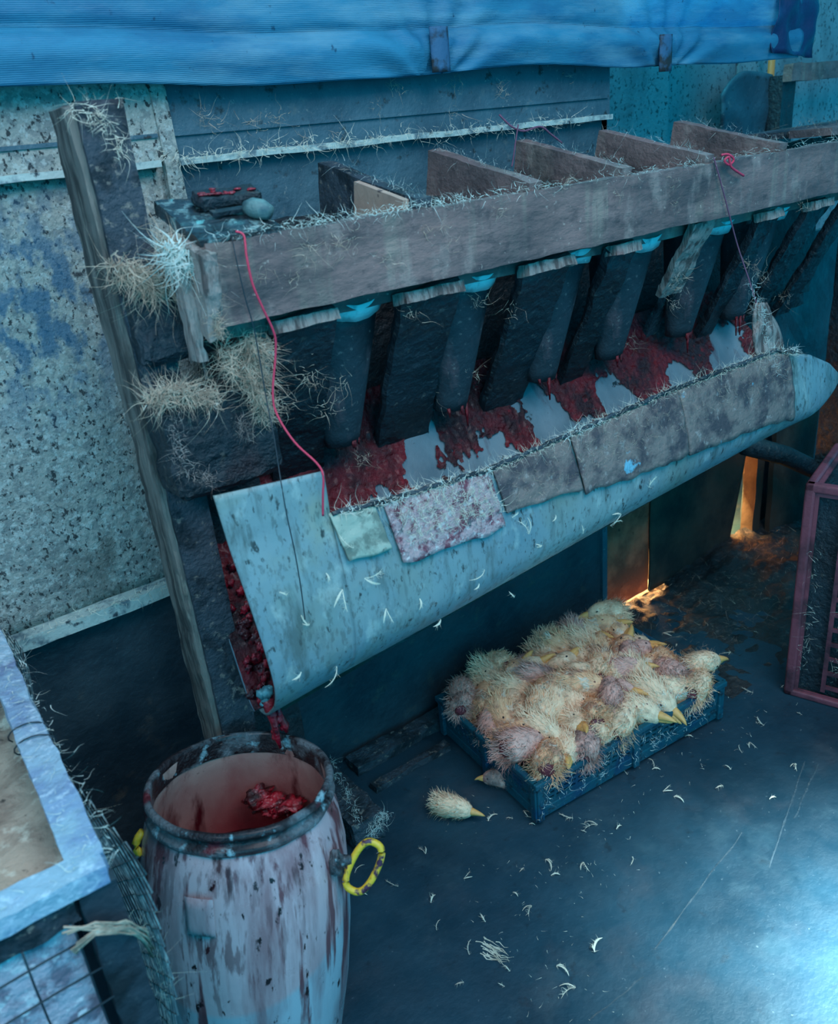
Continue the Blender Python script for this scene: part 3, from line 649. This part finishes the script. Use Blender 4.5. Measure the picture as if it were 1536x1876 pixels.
for i in range(NX):
    for j in range(NY):
        x = .035 + (CL - .07) * (i + .5 + rr.uniform(-.28, .28)) / NX; y = .012 + (CWd - .02) * (j + .5 + rr.uniform(-.28, .28)) / NY
        hgt = .118 + .034 * math.sin(math.pi * x / CL) * math.sin(math.pi * y / CWd) + rr.uniform(-.010, .012)
        spots.append((x, y, hgt, rr.uniform(-2.6, 1.0), rr.uniform(-.5, .35), rr.uniform(-1.5, 1.5), 1.0))
special = {(.60, .38): 'pale headless-looking chicken head', }
used = [False] * 4
def put(k, x, y, z, yw, pit, rol, sc, label, group='chicken heads in the blue crate', xf=Xc):
    if not used[k]: o = protos[k]; used[k] = True
    else: o = copy_tree(protos[k])
    o.location = xf @ Vector((x, y, z)); o.rotation_euler = Euler((rol, pit, yw)); o.scale = (sc, sc, sc)
    o['label'] = label
    if group: o['group'] = group
    elif 'group' in o: del o['group']
    return o
LB = {0: 'white chicken head with closed beak, %s, %s', 1: 'yellowish chicken head with open beak, %s, %s',
      2: 'greyish blood-flecked chicken head, %s, %s', 3: 'white chicken head with open beak, %s, %s'}
CO = [o_ + ' from the left' for o_ in ('first', 'second', 'third', 'fourth', 'fifth', 'sixth', 'seventh', 'eighth', 'ninth')]
RO = ['front row', 'second row', 'third row', 'fourth row', 'fifth row', 'sixth row', 'back row']
for n_, (x, y, z, yw, pit, rol, sc) in enumerate(spots):
    k = rr.choice((0, 1, 2, 3)); put(k, x, y, z, yw, pit, rol, sc * rr.uniform(1.30, 1.55), LB[k] % (CO[n_ // NY], RO[n_ % NY]))
put(0, .575, .395, .155, 2.6, .0, .6, 1.35, 'large fluffy white chicken head atop the heap at the far corner', None)
put(0, .635, .06, .135, -.3, .1, .3, 1.3, 'white chicken head with its beak over the right corner of the blue crate', None)
put(2, .02, .35, .135, .9, .1, 1.0, 1.15, 'white chicken head lying at the left corner of the blue crate', None)
put(3, .18, .41, .150, 1.6, .2, .8, 1.1, 'chicken head at the back rim of the blue crate, below the upright twig', None)
p = at(838, 1482, 2, .028)
put(0, p.x, p.y, .030, yaw - .9, .1, .5, 1.12, 'single white chicken head lying on the floor left of the blue crate', None, Matrix.Identity(4))
p = at(905, 1425, 2, .035)
put(2, p.x, p.y, .030, 2.3, .1, .3, .8, 'small brownish chicken head on the floor in shade behind the lone head', None, Matrix.Identity(4))
fluff('crate_down', 'loose pale down clinging to the front wall and rim of the blue crate', 'feathers', M['tealfluff'],
      [(Xc @ Vector((.0 + .06 * i, -.016, .03)), Xc @ Vector((.05 + .06 * i, -.016, .12))) for i in range(10)] + [(Xc @ Vector((.3, .0, .14)), Xc @ Vector((.5, .0, .14)))] * 6, 420, (.008, .028), .0014, .008, (0, -.8, .6))
a = at(905, 1222, 1, 1.575); mb = MB(); mb.tube([a, a + Vector((-.004, 0, .02)), a + Vector((-.012, 0, .05))], [.004, .004, .005], 8)
thing('twig', mb, M['chipwood'], 'short reddish twig standing up behind the back rim of the blue crate', 'twig')

# ------------------------------------------------------------------ red crate, standing on end
RX, RY = 1.915, 1.03
red = empty('red_crate', (RX, RY, 0), 'dull red plastic poultry crate standing at the right edge', 'crate', rot=(0, 0, math.radians(-73)))
def redwall(name, L, Hh, X):
    c = .0115; nx = int(L / c); nz = int(Hh / c)
    def keep(u, v):
        i = int(u * nx); j = int(v * nz)
        if i < 3 or i > nx - 4 or j < 3 or j > nz - 4: return i in (0, 1) or i > nx - 3 or j in (0, 1) or j > nz - 3
        return i >= 7 and ((i % 4 == 3) or (j % 4 == 0))
    mb = MB(); mb.grid(lambda u, v: X @ Vector((L * u, 0, Hh * v)), nx, nz, keep); solid(mb.build(name, M['redframe'], red, False, True), .005)
redwall('front_wall', .75, .64, Matrix.Identity(4))
redwall('side_wall', .30, .64, Matrix.Rotation(math.pi / 2, 4, 'Z'))
redwall('top_wall', .75, .30, Matrix.Translation((0, 0, .64)) @ Matrix.Rotation(-math.pi / 2, 4, 'X'))
mb = MB(); mb.box((.01, .02, .01), (.74, .28, .62)); mb.build('inner_board', M['blackwood'], red, local=True)
mb = MB()
for lo, hi in (((-.012, -.012, 0), (.014, .012, .652)), ((-.012, -.012, .628), (.76, .012, .652)), ((-.012, -.012, 0), (.76, .012, .02)), ((-.012, -.012, .628), (.012, .31, .652))): mb.box(lo, hi)
bev(mb.build('frame', M['redframe'], red, local=True), .006, 3)
fluff('red_crate_down', 'pale feathers caught on the red poultry crate', 'feathers', M['feather'],
      [(Vector((RX, RY - .03, .1)), Vector((RX, RY - .03, .5))), (Vector((RX + .02, RY - .12, .1)), Vector((RX + .02, RY - .12, .55)))], 130, (.01, .035), .0014, .02, (0, -1, .2))

# ------------------------------------------------------------------ wire cage at lower left
ZC = .82
cage = empty('wire_cage', (.08, .83, 0), 'blue grey framed wire cage at the lower left, in front of the barrel', 'cage')
c_near = at(212, 1570, 2, ZC); c_far = at(-30, 1080, 2, ZC)
def beam(p, qv, w_, h_, seed, m, name, amp=.003):
    p = Vector(p); qv = Vector(qv); d = (qv - p); ln = d.length; d.normalize(); s = d.cross(Vector((0, 0, 1)))
    if s.length < .1: s = Vector((1, 0, 0))
    s.normalize(); u = s.cross(d)
    X = Matrix(((s.x, d.x, u.x, p.x), (s.y, d.y, u.y, p.y), (s.z, d.z, u.z, p.z), (0, 0, 0, 1)))
    mb = MB(); mb.box((-w_ / 2, 0, -h_ / 2), (w_ / 2, ln, h_ / 2), .014, amp, seed, xf=X, freq=22, edge=.003); return mb.build(name, m, cage)
cn = Vector((.066, .845, ZC - .012)); cf = Vector((.092, 1.60, ZC - .012)); cl = Vector((-.62, .862, ZC - .012))
beam(cn, cf, .042, .026, 1, M['cage'], 'side_rail')
beam(cn + Vector((.02, 0, 0)), cl, .042, .026, 2, M['cage'], 'front_rail')
beam(Vector((.066, .85, 0)), Vector((.066, .85, ZC - .026)), .044, .040, 3, M['cage_side'], 'corner_post')
beam(Vector((.092, 1.58, 0)), Vector((.092, 1.58, ZC - .026)), .044, .040, 4, M['cage_side'], 'corner_post')
beam(Vector((.045, .845, ZC - .045)), Vector((-.62, .862, ZC - .045)), .03, .034, 5, M['crust'], 'lower_front_rail', .006)
# boards inside
mb = MB(); mb.grid(lambda u, v: Vector((-.62 + .70 * u,   .88 + .70 * v, .735 + .015 * noise.noise(Vector((u * 5, v * 5, 1))) + .01 * noise.noise(Vector((u * 16, v * 16, 1))))), 50, 50)
solid(mb.build('upper_tray', M['card'], cage, True), .006)
mb = MB(); mb.grid(lambda u, v: Vector((-.62 + .65 * u, .838 + .012 * v, .02 + .745 * v + .004 * noise.noise(Vector((u * 9, v * 9, 1))))), 30, 30)
solid(mb.build('inner_panel', M['card2'], cage, True), .006)
mb = MB()
for i in range(14):
    x = .03 - .055 * i; mb.tube([Vector((x + .005 * noise.noise(Vector((i, k * .3, 0))), .822, ZC - .05 - .055 * k)) for k in range(15)], .0014, 5)
for k in range(14):
    z = ZC - .08 - .052 * k; mb.tube([Vector((.045 - .05 * i, .820, z + .004 * noise.noise(Vector((i * .4, k, 0))))) for i in range(14)], .0014, 5)
mb.build('front_mesh', M['darkwire'], cage, True)
mb = MB()
def side(y, z): return Vector((.106 + .012 * math.sin((z + y) * 9) + .012 * noise.noise(Vector((y * 6, z * 6, 2))), y, z))
for k in range(22):
    y = .84 + .034 * k
    for s in (1, -1): mb.tube([side(y + s * .017 * (1 if t % 2 else -1), ZC - .01 - .030 * t) for t in range(27)], .0011, 4, False)
mb.build('side_mesh', M['wire'], cage, True)
fluff('cage_down', '', '', M['tealfluff'], [(cn + Vector((.0, 0, .014)), cf + Vector((0, 0, .014))), (cn + Vector((0, 0, .014)), cl + Vector((0, 0, .014))), (cn + Vector((.03, 0, 0)), cf + Vector((.02, 0, 0)))], 420, (.006, .035), .0016, .012, (0, 0, 1), parent=cage)
fluff('mesh_straw', '', '', M['feather'], [(Vector((.105, .86, .50)), Vector((.105, .90, .66))), (Vector((.10, 1.0, .7)), Vector((.10, 1.4, .8)))], 160, (.015, .06), .0014, .012, (1, 0, .2), parent=cage)
# wire tie on the side rail and straw tie at the corner post
mb = MB(); yt = 1.12
mb.tube([Vector((.075 + .027 * math.cos(a), yt + .006 * a, ZC - .012 + .018 * math.sin(a))) for a in [i * .4 for i in range(26)]], .0012, 5); mb.build('wire_tie', M['darkwire'], cage, True)
mb = MB()
for k in range(14):
    pts = [at(px + random.uniform(-8, 8), py + random.uniform(-14, 14), 1, y_) for px, py, y_ in ((120, 1705, .812), (175, 1700, .810), (235, 1700, .812), (262, 1712, .83), (276, 1740, .87))]
    if k % 2: pts[0].z -= .03; pts[1].z -= .01
    mb.tube(pts[(k % 3 == 0):], .0014, 5)
mb.build('straw_tie', M['tanfluff'], cage, True)

# ------------------------------------------------------------------ things on the rack
blk = Matrix.Translation((.49, 1.20, 1.438)) @ Matrix.Rotation(math.atan2(.036, .10), 4, 'X')
mb = MB(); mb.box((.045, .085, .002), (.150, .125, .022), .006, .003, 91, xf=blk, freq=40, edge=.003)
b_ = thing('cutting_block', mb, M['blackwood'], 'small wet blackened block smeared with blood on the knife board', 'block')
mb = MB()
for i in range(16): mb.blob(blk @ Vector((random.uniform(.05, .145), random.uniform(.085, .12), .023)), (random.uniform(.003, .008), random.uniform(.003, .007), .002), 6, .6, i)
o = mb.build('blood_smear', M['clot'], b_, True)
kn = empty('knife', blk @ Vector((.10, .05, .012)), 'short knife with a stubby grey green rounded handle on the knife board', 'knife')
mb = MB(); mb.tube([blk @ Vector(p) for p in ((.105, .062, .012), (.112, .052, .014), (.122, .040, .014), (.130, .028, .012))], [.010, .015, .0155, .011], 14)
kh = mb.build('handle', M['handle'], kn, True)
mb = MB(); mb.box((.050, .058, .006), (.115, .070, .012), .006, .001, 3, xf=blk); mb.build('blade', M['blackwood'], kn)
# strings
def cord(name, pix, r, m, label, cat, par=None):
    pts = [at(px, py, 1, y) for px, py, y in pix]; out = []
    for i in range(len(pts) - 1):   # catmull-rom
        p0, p1, p2, p3 = pts[max(i - 1, 0)], pts[i], pts[i + 1], pts[min(i + 2, len(pts) - 1)]
        for k in range(6):
            t = k / 6; out.append(.5 * ((2 * p1) + (p2 - p0) * t + (2 * p0 - 5 * p1 + 4 * p2 - p3) * t * t + (3 * p1 - p0 - 3 * p2 + p3) * t ** 3))
    out.append(pts[-1]); mb = MB(); mb.tube(out, r, 7); return thing(name, mb, m, label, cat, smooth=True)
cord('cord', [(432, 424, 1.20), (447, 432, 1.192), (452, 470, 1.185), (463, 520, 1.183), (482, 565, 1.183), (503, 612, 1.185), (505, 650, 1.19), (500, 720, 1.19), (508, 760, 1.18), (540, 810, 1.15), (580, 848, 1.115), (592, 870, 1.10), (592, 905, 1.098), (592, 945, 1.100)],
     .0019, M['redcord'], 'red cord running from the knife board down to the end flap of the trough', 'cord')
cord('thin_wire', [(425, 432, 1.198), (432, 470, 1.19), (448, 540, 1.188), (465, 600, 1.188), (476, 660, 1.19), (490, 740, 1.18), (502, 800, 1.15), (513, 870, 1.105), (525, 940, 1.085), (540, 1010, 1.075), (552, 1080, 1.075), (559, 1135, 1.078)],
     .0010, M['darkwire'], 'thin dark wire hanging from the knife board over the trough front', 'wire')
cord('purple_twine', [(1308, 288, 1.198), (1320, 330, 1.192), (1338, 398, 1.19), (1352, 450, 1.19), (1372, 510, 1.17), (1388, 560, 1.14)], .0016, M['twine'], 'dull purple twine tied round the rail, holding up the ragged strip', 'twine')
cord('pink_knot', [(1322, 284, 1.195), (1335, 283, 1.188), (1345, 292, 1.185), (1337, 302, 1.186), (1328, 295, 1.188), (1336, 288, 1.184), (1340, 305, 1.184), (1352, 315, 1.185), (1363, 322, 1.188)], .0026, M['redcord'], 'small pink cord knot on the front of the rail, right of the twine', 'cord')
cord('twine_loop', [(915, 210, 1.5), (938, 232, 1.49), (960, 240, 1.49), (990, 232, 1.49), (1010, 246, 1.49), (1030, 262, 1.49)], .0022, M['twine'], 'loose purple twine lying over the far end of the third crossbar', 'twine')
cord('twine_tail', [(950, 228, 1.485), (945, 260, 1.485), (940, 295, 1.485), (938, 305, 1.485)], .0016, M['twine'], 'purple twine tail hanging beside the third crossbar', 'twine')
# ragged strip hanging at the right end of the trough
def strip(u, v):
    px = 1395 + 26 * v + (u - .5) * (18 + 34 * math.sin(min(1, v * 1.3) * 2.4)); py = 555 + 145 * v
    p = at(px, py, 1, 1.13 - .02 * v + .012 * noise.noise(Vector((u * 4, v * 5, 0)))); return p
mb = MB(); mb.grid(strip, 12, 30); o = thing('ragged_strip', mb, M['chipwood'], 'ragged feathered strip hanging on the twine over the trough lip', 'rag', smooth=True); solid(o, .006)
fluff('strip_feathers', 'tangled feathers on the ragged strip at the trough lip', 'feathers', M['tealfluff'], [(at(1392, 560, 1, 1.12), at(1400, 600, 1, 1.12)), (at(1400, 600, 1, 1.12), at(1425, 700, 1, 1.105)), (at(1380, 520, 1, 1.15), at(1390, 590, 1, 1.13))], 260, (.008, .035), .0014, .012, (0, -1, .2))

# ------------------------------------------------------------------ matted fluff
def seg(px0, py0, px1, py1, y): return (at(px0, py0, 1, y), at(px1, py1, 1, y))
fluff('matted_fluff', 'pale matted feather fluff bulging between the left post and end board', 'feathers', M['tanfluff'],
      [seg(205, 480, 300, 520, 1.285), seg(240, 500, 290, 510, 1.285), seg(300, 440, 340, 480, 1.25)] , 800, (.015, .075), .0022, .018, (0, -1, .3), droop=1.4)
fluff('down_clump', 'white down clump stuck to the end board below the knife board', 'feathers', M['tealfluff'],
      [seg(310, 450, 335, 500, 1.235), seg(325, 470, 372, 480, 1.225)], 420, (.012, .055), .0032, .014, (0, -1, .3), droop=.9)
fluff('block_fluff', 'tan feather fringe along the top edge of the big blackened block', 'feathers', M['tanfluff'],
      [seg(270, 735, 330, 715, 1.25), seg(280, 725, 400, 715, 1.25), seg(330, 720, 395, 735, 1.245), seg(410, 640, 430, 690, 1.24)], 750, (.012, .06), .0020, .014, (0, -1, .4))
fluff('post_fluff', 'pink tan fluff packed beside the first slat above the block', 'feathers', M['tanfluff'],
      [seg(440, 650, 480, 740, 1.235), seg(455, 640, 490, 700, 1.235), seg(470, 700, 492, 760, 1.235), seg(450, 620, 490, 640, 1.235)], 1500, (.012, .045), .0020, .014, (0, -1, .3), droop=1.2)
fluff('block_straw', 'reddish straw scraps stuck on the face of the big blackened block', 'feathers', M['chipwood'],
      [seg(330, 860, 390, 880, 1.245), seg(440, 770, 460, 800, 1.245), seg(320, 760, 330, 840, 1.245)], 300, (.008, .03), .0012, .014, (0, -1, .2))
fluff('end_board_fluff', 'feather fringe down the splintered corner of the rack end board', 'feathers', M['tanfluff'],
      [seg(372, 470, 405, 620, 1.197), seg(385, 540, 400, 610, 1.2)], 420, (.006, .028), .0012, .006, (0, -1, .3))
fluff('wall_down', 'sparse pale feathers stuck along the upper wall ledge', 'feathers', M['feather'],
      [seg(300 + 60 * i, 291 - 5.6 * i, 350 + 60 * i, 286 - 5.6 * i, 1.622) for i in range(13)], 420, (.01, .045), .0015, .014, (0, -1, .3), droop=.1)
fluff('wall_scraps', 'small feather scraps stuck on the dark wall above the rack', 'feathers', M['tanfluff'],
      [seg(x, y, x + 12, y + 10, 1.64) for x, y in ((365, 205), (385, 220), (480, 220), (500, 210), (455, 225), (830, 150), (825, 200), (915, 165), (1035, 140), (680, 195), (720, 160), (610, 240), (545, 250))], 170, (.01, .05), .0012, .016, (0, -1, .1))
fluff('lower_ledge_down', 'small down tufts on the low wall ledge left of the rack post', 'feathers', M['feather'],
      [seg(60, 1160, 330, 1062, 1.62)], 110, (.006, .03), .0014, .012, (0, -1, .3))
rt = lambda x: Vector((x, 1.205, 1.437))
fluff('rail_down', 'bright down and straw along the top edge of the front rail', 'feathers', M['tealfluff'], [(rt(.5), rt(1.2)), (rt(.55), rt(1.0)), (rt(1.1), rt(2.3))], 1100, (.008, .035), .0014, .010, (0, -.3, 1), curl=.5)
fluff('rail_scraps', 'small pale feather scraps stuck on the face of the front rail', 'feathers', M['tanfluff'],
      [seg(x, y, x + 8, y + 8, 1.194) for x, y in ((560, 455), (600, 440), (615, 450), (640, 430), (780, 420), (805, 410), (820, 440), (700, 470), (910, 385), (1030, 330), (1130, 350), (1235, 370), (1230, 330), (1330, 360), (1465, 370), (535, 500), (480, 500))], 260, (.01, .04), .0011, .014, (0, -1, .1), droop=.3)
fluff('slat_scraps', 'scattered feather scraps stuck over the dark slats', 'feathers', M['tanfluff'],
      [seg(x, y, x + 14, y + 8, y_) for x, y, y_ in ((555, 685, 1.26), (570, 690, 1.26), (620, 700, 1.27), (590, 745, 1.28), (515, 735, 1.28), (830, 670, 1.36), (860, 680, 1.36), (870, 545, 1.26), (930, 560, 1.27), (745, 570, 1.24), (800, 715, 1.39), (660, 840, 1.40), (1235, 520, 1.27), (1240, 500, 1.27), (1225, 550, 1.28), (1370, 480, 1.25), (1385, 500, 1.25), (1120, 615, 1.42), (1150, 625, 1.42), (1430, 540, 1.26))], 420, (.01, .045), .0013, .018, (0, -1, .3), droop=.3)
fluff('cross_down', 'pale down lying along the crossbar tops', 'feathers', M['tealfluff'],
      [(Vector((x, 1.215, 1.453)), Vector((x, 1.50, 1.516))) for x in (.9, 1.16, 1.412, 1.68, 1.96)], 700, (.006, .028), .0013, .010, (0, 0, 1))
fluff('post_straw', 'straw and down on the top and face of the left post', 'feathers', M['feather'],
      [seg(130, 205, 210, 200, 1.33), seg(205, 240, 225, 290, 1.325), seg(160, 200, 190, 230, 1.325)], 150, (.01, .05), .0013, .012, (0, -1, .5))

# individual feathers: one master of each shape, then copies
def feather_mesh(seed):
    rd = random.Random(seed); st = random.getstate(); random.seed(seed); mb = MB(); n = (1, 2, 1, 2, 1)[seed % 5]
    for k in range(n):
        ln = rd.uniform(.018, .040); a0 = rd.uniform(-.5, .5); cv = rd.choice((-1, 1)) * rd.uniform(15, 38); wd = rd.uniform(.0016, .0042)
        pts = []; x = y = 0; a = a0
        for q_ in range(9):
            pts.append(Vector((x, y, .0015 + .004 * math.sin(q_ * .4)))); x += ln / 8 * math.cos(a); y += ln / 8 * math.sin(a); a += cv * ln / 8
        vs = []; 
        for q_, p in enumerate(pts):
            t = q_ / 8; d = (pts[min(8, q_ + 1)] - pts[max(0, q_ - 1)]).normalized(); sd = Vector((-d.y, d.x, .3)); w_ = wd * (math.sin(math.pi * (.06 + .9 * t)) ** .8) * .5
            vs += [p - sd * w_, p + sd * w_]
        mb.add(vs, [(2 * z, 2 * z + 1, 2 * z + 3, 2 * z + 2) for z in range(8)])
        for z in range(14):
            p = pts[rd.randint(0, 6)]; aa = rd.uniform(-1.3, 1.3); mb.blade(p, Vector((math.cos(aa), math.sin(aa), .15)), Vector((0, 0, 1)), rd.uniform(.004, .011), .0006, .6, 3)
    random.setstate(st); return mb
FM = [feather_mesh(100 + i).build('small_feather', M['feather'], None, local=True) for i in range(5)]
fused = [False] * 5
def feather(p, nrm, k, sc, label, group):
    if not fused[k]: o = FM[k]; fused[k] = True
    else: o = FM[k].copy(); COL.objects.link(o)
    qq = Vector((0, 0, 1)).rotation_difference(Vector(nrm)) @ Euler((0, 0, random.uniform(0, 6.28))).to_quaternion()
    o.rotation_mode = 'QUATERNION'; o.rotation_quaternion = qq; o.location = p; o.scale = (sc,) * 3
    tag(o, label, 'feather', group); return o
fl = [(1010, 1605), (1095, 1512), (1075, 1525), (1050, 1500), (985, 1500), (1130, 1520), (1215, 1450), (1195, 1410), (1235, 1460), (1150, 1420), (1340, 1410), (1375, 1360), (1410, 1465), (1400, 1330),
      (1360, 1380), (1325, 1440), (1460, 1400), (1255, 1350), (1110, 1430), (1190, 1390), (940, 1500), (960, 1485), (970, 1510), (895, 1505), (730, 1625), (790, 1655), (850, 1610), (960, 1590),
      (1000, 1575), (1160, 1570), (940, 1635), (975, 1660), (890, 1690), (1020, 1770), (860, 1750), (935, 1780), (1055, 1810), (925, 1808), (1090, 1745), (800, 1705), (850, 1800), (1070, 1580), (1470, 1310),
      (1340, 1195), (1310, 1215), (1270, 1090), (1285, 1100), (1390, 1160), (1375, 1045), (1410, 1090), (1240, 1180), (1215, 1160), (1330, 1250), (1380, 1270), (650, 1600), (655, 1640), (780, 1565), (700, 1560)]
def where(px, py):
    if px < 870 and py > 1540: return 'small pale feather on the dark floor close to the barrel and its yellow handle'
    if py > 1640: return 'small pale feather on the dark floor around the white smear'
    if py > 1540: return 'small pale feather on open floor between the lone chicken head and the bright patch'
    if px < 1000: return 'small pale feather on the floor by the lone chicken head'
    if py < 1300: return 'small pale feather on the damp litter before the glowing wall gap'
    if px > 1300: return 'small pale feather on the floor right of the blue crate'
    return 'small pale feather on the floor along the front side of the blue crate'
for i, (px, py) in enumerate(fl):
    p = at(px, py, 2, 0.002); feather(p, (0, 0, 1), i % 5, random.uniform(.7, 1.15), where(px, py), 'feathers on the floor')
sf = [(505, 1080), (620, 1075), (590, 1045), (800, 905), (640, 1000), (870, 1065), (960, 975), (1060, 975), (985, 995), (1110, 960), (935, 1090), (700, 1110), (760, 1090), (560, 1140), (610, 1215), (800, 1130), (1130, 940),
      (545, 1225), (520, 1030), (880, 1040), (930, 945), (660, 1055), (1010, 940), (1180, 890)]
for i, (px, py) in enumerate(sf):
    best = None; d_ = (R @ Vector((px - CX, py - CY, FPX))).normalized()
    for v in range(1, 20):
        for y_ in (0,):
            pp = at(px, py, 1, 1.10)
            c_ = fsheet(pp.x, v / 20); cc = at(px, py, 2, c_.z); e_ = abs(cc.y - c_.y)
            if best is None or e_ < best[0]: best = (e_, cc)
    feather(best[1] + Vector((0, -.012, 0)), (0, -.95, .3), i % 5, random.uniform(.7, 1.1), ('small pale feather stuck near the hanging wire on the trough front' if px < 640 else 'small pale feather on the middle of the trough front sheet' if px < 900 else 'small pale feather on the right part of the trough front sheet'), 'feathers on the trough front')

# ------------------------------------------------------------------ floor clutter
mb = MB(); mb.box((.655, 1.36, 0), (.745, 1.80, .085), .015, .006, 14, freq=18, edge=.006)
thing('foot_beam', mb, M['crust'], 'crusted wooden foot beam on the floor right of the barrel', 'beam')
fluff('beam_fluff', 'pale fluff clump on the near end of the foot beam', 'feathers', M['tealfluff'], [(Vector((.69, 1.35, .05)), Vector((.74, 1.35, .09))), (Vector((.68, 1.37, .09)), Vector((.74, 1.60, .09)))], 300, (.008, .03), .0012, .014, (0, -.5, 1))
mb = MB(); mb.box((.80, 1.585, 0), (1.25, 1.65, .03), .02, .005, 15, edge=.004); thing('sill_plank', mb, M['crust'], 'low crusted plank along the wall foot left of the blue crate', 'plank')
mb = MB(); mb.box((.80, 1.50, 0), (1.06, 1.53, .02), .02, .004, 16, edge=.004); thing('thin_plank', mb, M['crust'], 'thin dark batten on the floor in front of the crusted plank', 'plank')
def pile(u, v):
    x = 1.78 + 1.25 * u; y = 1.12 + .55 * v; h = .055 * math.sin(math.pi * u) * v * min(1, max(0.05, (x - 2.0) / .45)) + .018 * noise.noise(Vector((x * 8, y * 8, 0))) + .012 * noise.noise(Vector((x * 30, y * 30, 0)))
    return Vector((x, y, max(-.004, h * min(1, v * 3) * min(1, 6 * (1 - u)))))
mb = MB(); mb.grid(pile, 90, 50); tag(mb.build('damp_litter', M['litter'], None, True), 'mound of dark damp litter and straw on the floor before the wall boards', 'litter', kind='stuff')
fluff('litter_straw', 'straw and feather bits strewn over the dark litter mound', 'straw', M['tanfluff'], [(Vector((1.9 + .1 * i, 1.25, .02)), Vector((1.9 + .1 * i, 1.6, .05))) for i in range(9)], 420, (.012, .05), .0013, .03, (0, 0, 1))
fluff('floor_crumbs', 'tiny pale down crumbs sprinkled over the wet floor', 'feathers', M['feather'], [(Vector((.6, .7, .002)), Vector((1.3, 1.15, .002))), (Vector((.7, .5, .002)), Vector((.9, 1.3, .002))), (Vector((1.0, 1.05, .002)), Vector((1.9, 1.0, .002)))], 330, (.003, .016), .0012, .09, (0, 0, 1), curl=.4)
# worn scratches in the concrete
for (xa, ya), (xb, yb) in (((1360, 1525), (1200, 1740)), ((1475, 1395), (1410, 1590)), ((1500, 1400), (1455, 1500)), ((1180, 1790), (1080, 1870))):
    pa, pb = at(xa, ya, 2, 0), at(xb, yb, 2, 0); mb = MB(); sd = (pb - pa).cross(Vector((0, 0, 1))).normalized() * .0022
    mb.grid(lambda u, v: pa.lerp(pb, u) + sd * (v * 2 - 1) * (.5 + abs(noise.noise(Vector((u * 9, xa, 0))))) + Vector((0, 0, .0006)) + sd * noise.noise(Vector((u * 4, 0, xa))) * 2, 30, 1)
    struct('floor_scratch', mb, M['wall_low'])
# white smear on the floor
a = at(892, 1735, 2, .0); mb = MB()
for k in range(30):
    p0 = a + Vector((random.gauss(0, .008), random.gauss(0, .014), .0005)); mb.blade(p0, Vector((.35, -1, 0)), Vector((0, 0, 1)), random.uniform(.02, .05), .003, .15)
for v_ in range(len(mb.v)): mb.v[v_] = (mb.v[v_][0], mb.v[v_][1], min(.004, max(.0006, mb.v[v_][2])))
tag(mb.build('white_smear', M['feather'], None), 'white streaky smear of droppings on the floor right of the barrel', 'smear', kind='stuff')
# dark branch support, right of the trough
p0 = at(1365, 815, 1, 1.52); p1 = at(1440, 835, 1, 1.50); p2 = at(1536, 880, 1, 1.44)
mb = MB(); mb.tube([p0, p1, p2, p2 + (p2 - p1) * .5], [.035, .034, .032, .03], 10); thing('support_beam', mb, M['blackwood'], 'dark crusted beam under the right end of the trough', 'beam', smooth=True)
# far right things
mb = MB(); X = Matrix.Translation((2.22, 1.24, 1.446)) @ Matrix.Rotation(.12, 4, 'Z')
mb.box((0, 0, 0), (.80, .11, .018), .03, .003, 17, xf=X); thing('loose_plank', mb, M['plank'], 'straw-covered plank lying across the rack top at the right edge', 'plank')
mb = MB(); mb.box((0, .12, 0), (.70, .24, .016), .03, .003, 18, xf=X); thing('loose_plank', mb, M['crust'], 'darker plank behind the straw-covered plank at the right edge', 'plank')
fluff('plank_straw', 'straw strewn over the two loose planks at the right edge', 'straw', M['tanfluff'], [(X @ Vector((.0, .05, .02)), X @ Vector((.7, .05, .02))), (X @ Vector((.1, .16, .02)), X @ Vector((.6, .16, .02)))], 220, (.012, .06), .0012, .02, (0, 0, 1))
def sack(u, v):
    px = 1325 + 92 * u; top = 130 + 45 * (2 * u - 1) ** 2 * (1 if u < .5 else .15); py = 300 - (300 - top) * v
    p = at(px, py, 1, 2.18 + .02 * noise.noise(Vector((u * 3, v * 3, 0)))); return p
mb = MB(); mb.grid(sack, 16, 16); o = thing('dark_sheet', mb, M['wall_dark'], 'dark round-shouldered sheet standing against the far wall', 'sheet', smooth=True); solid(o, .012, 1)
a = at(1409, 190, 1, 2.2); mb = MB(); mb.tube([Vector((a.x, 2.2, .0)), Vector((a.x, 2.2, 1.9))], .014, 10); thing('orange_pipe', mb, M['copperpipe'], 'thin orange pipe standing behind the dark round-shouldered sheet', 'pipe', smooth=True)
a = at(1430, 190, 1, 2.15); mb = MB(); mb.box((a.x - .04, 2.12, 0), (a.x + .05, 2.18, 1.62), .05, .004, 19); thing('far_post', mb, M['blackwood'], 'dark upright post near the far wall, left of the pitted boards', 'post')
a = at(1442, 150, 1, 2.10); b2 = at(1600, 122, 1, 2.10); mb = MB(); mb.box((a.x, 2.08, a.z), (b2.x, 2.12, a.z + .062), .03, .004, 20); thing('far_beam', mb, M['plank'], 'brown beam fixed level across the pitted boards at the right edge', 'beam')
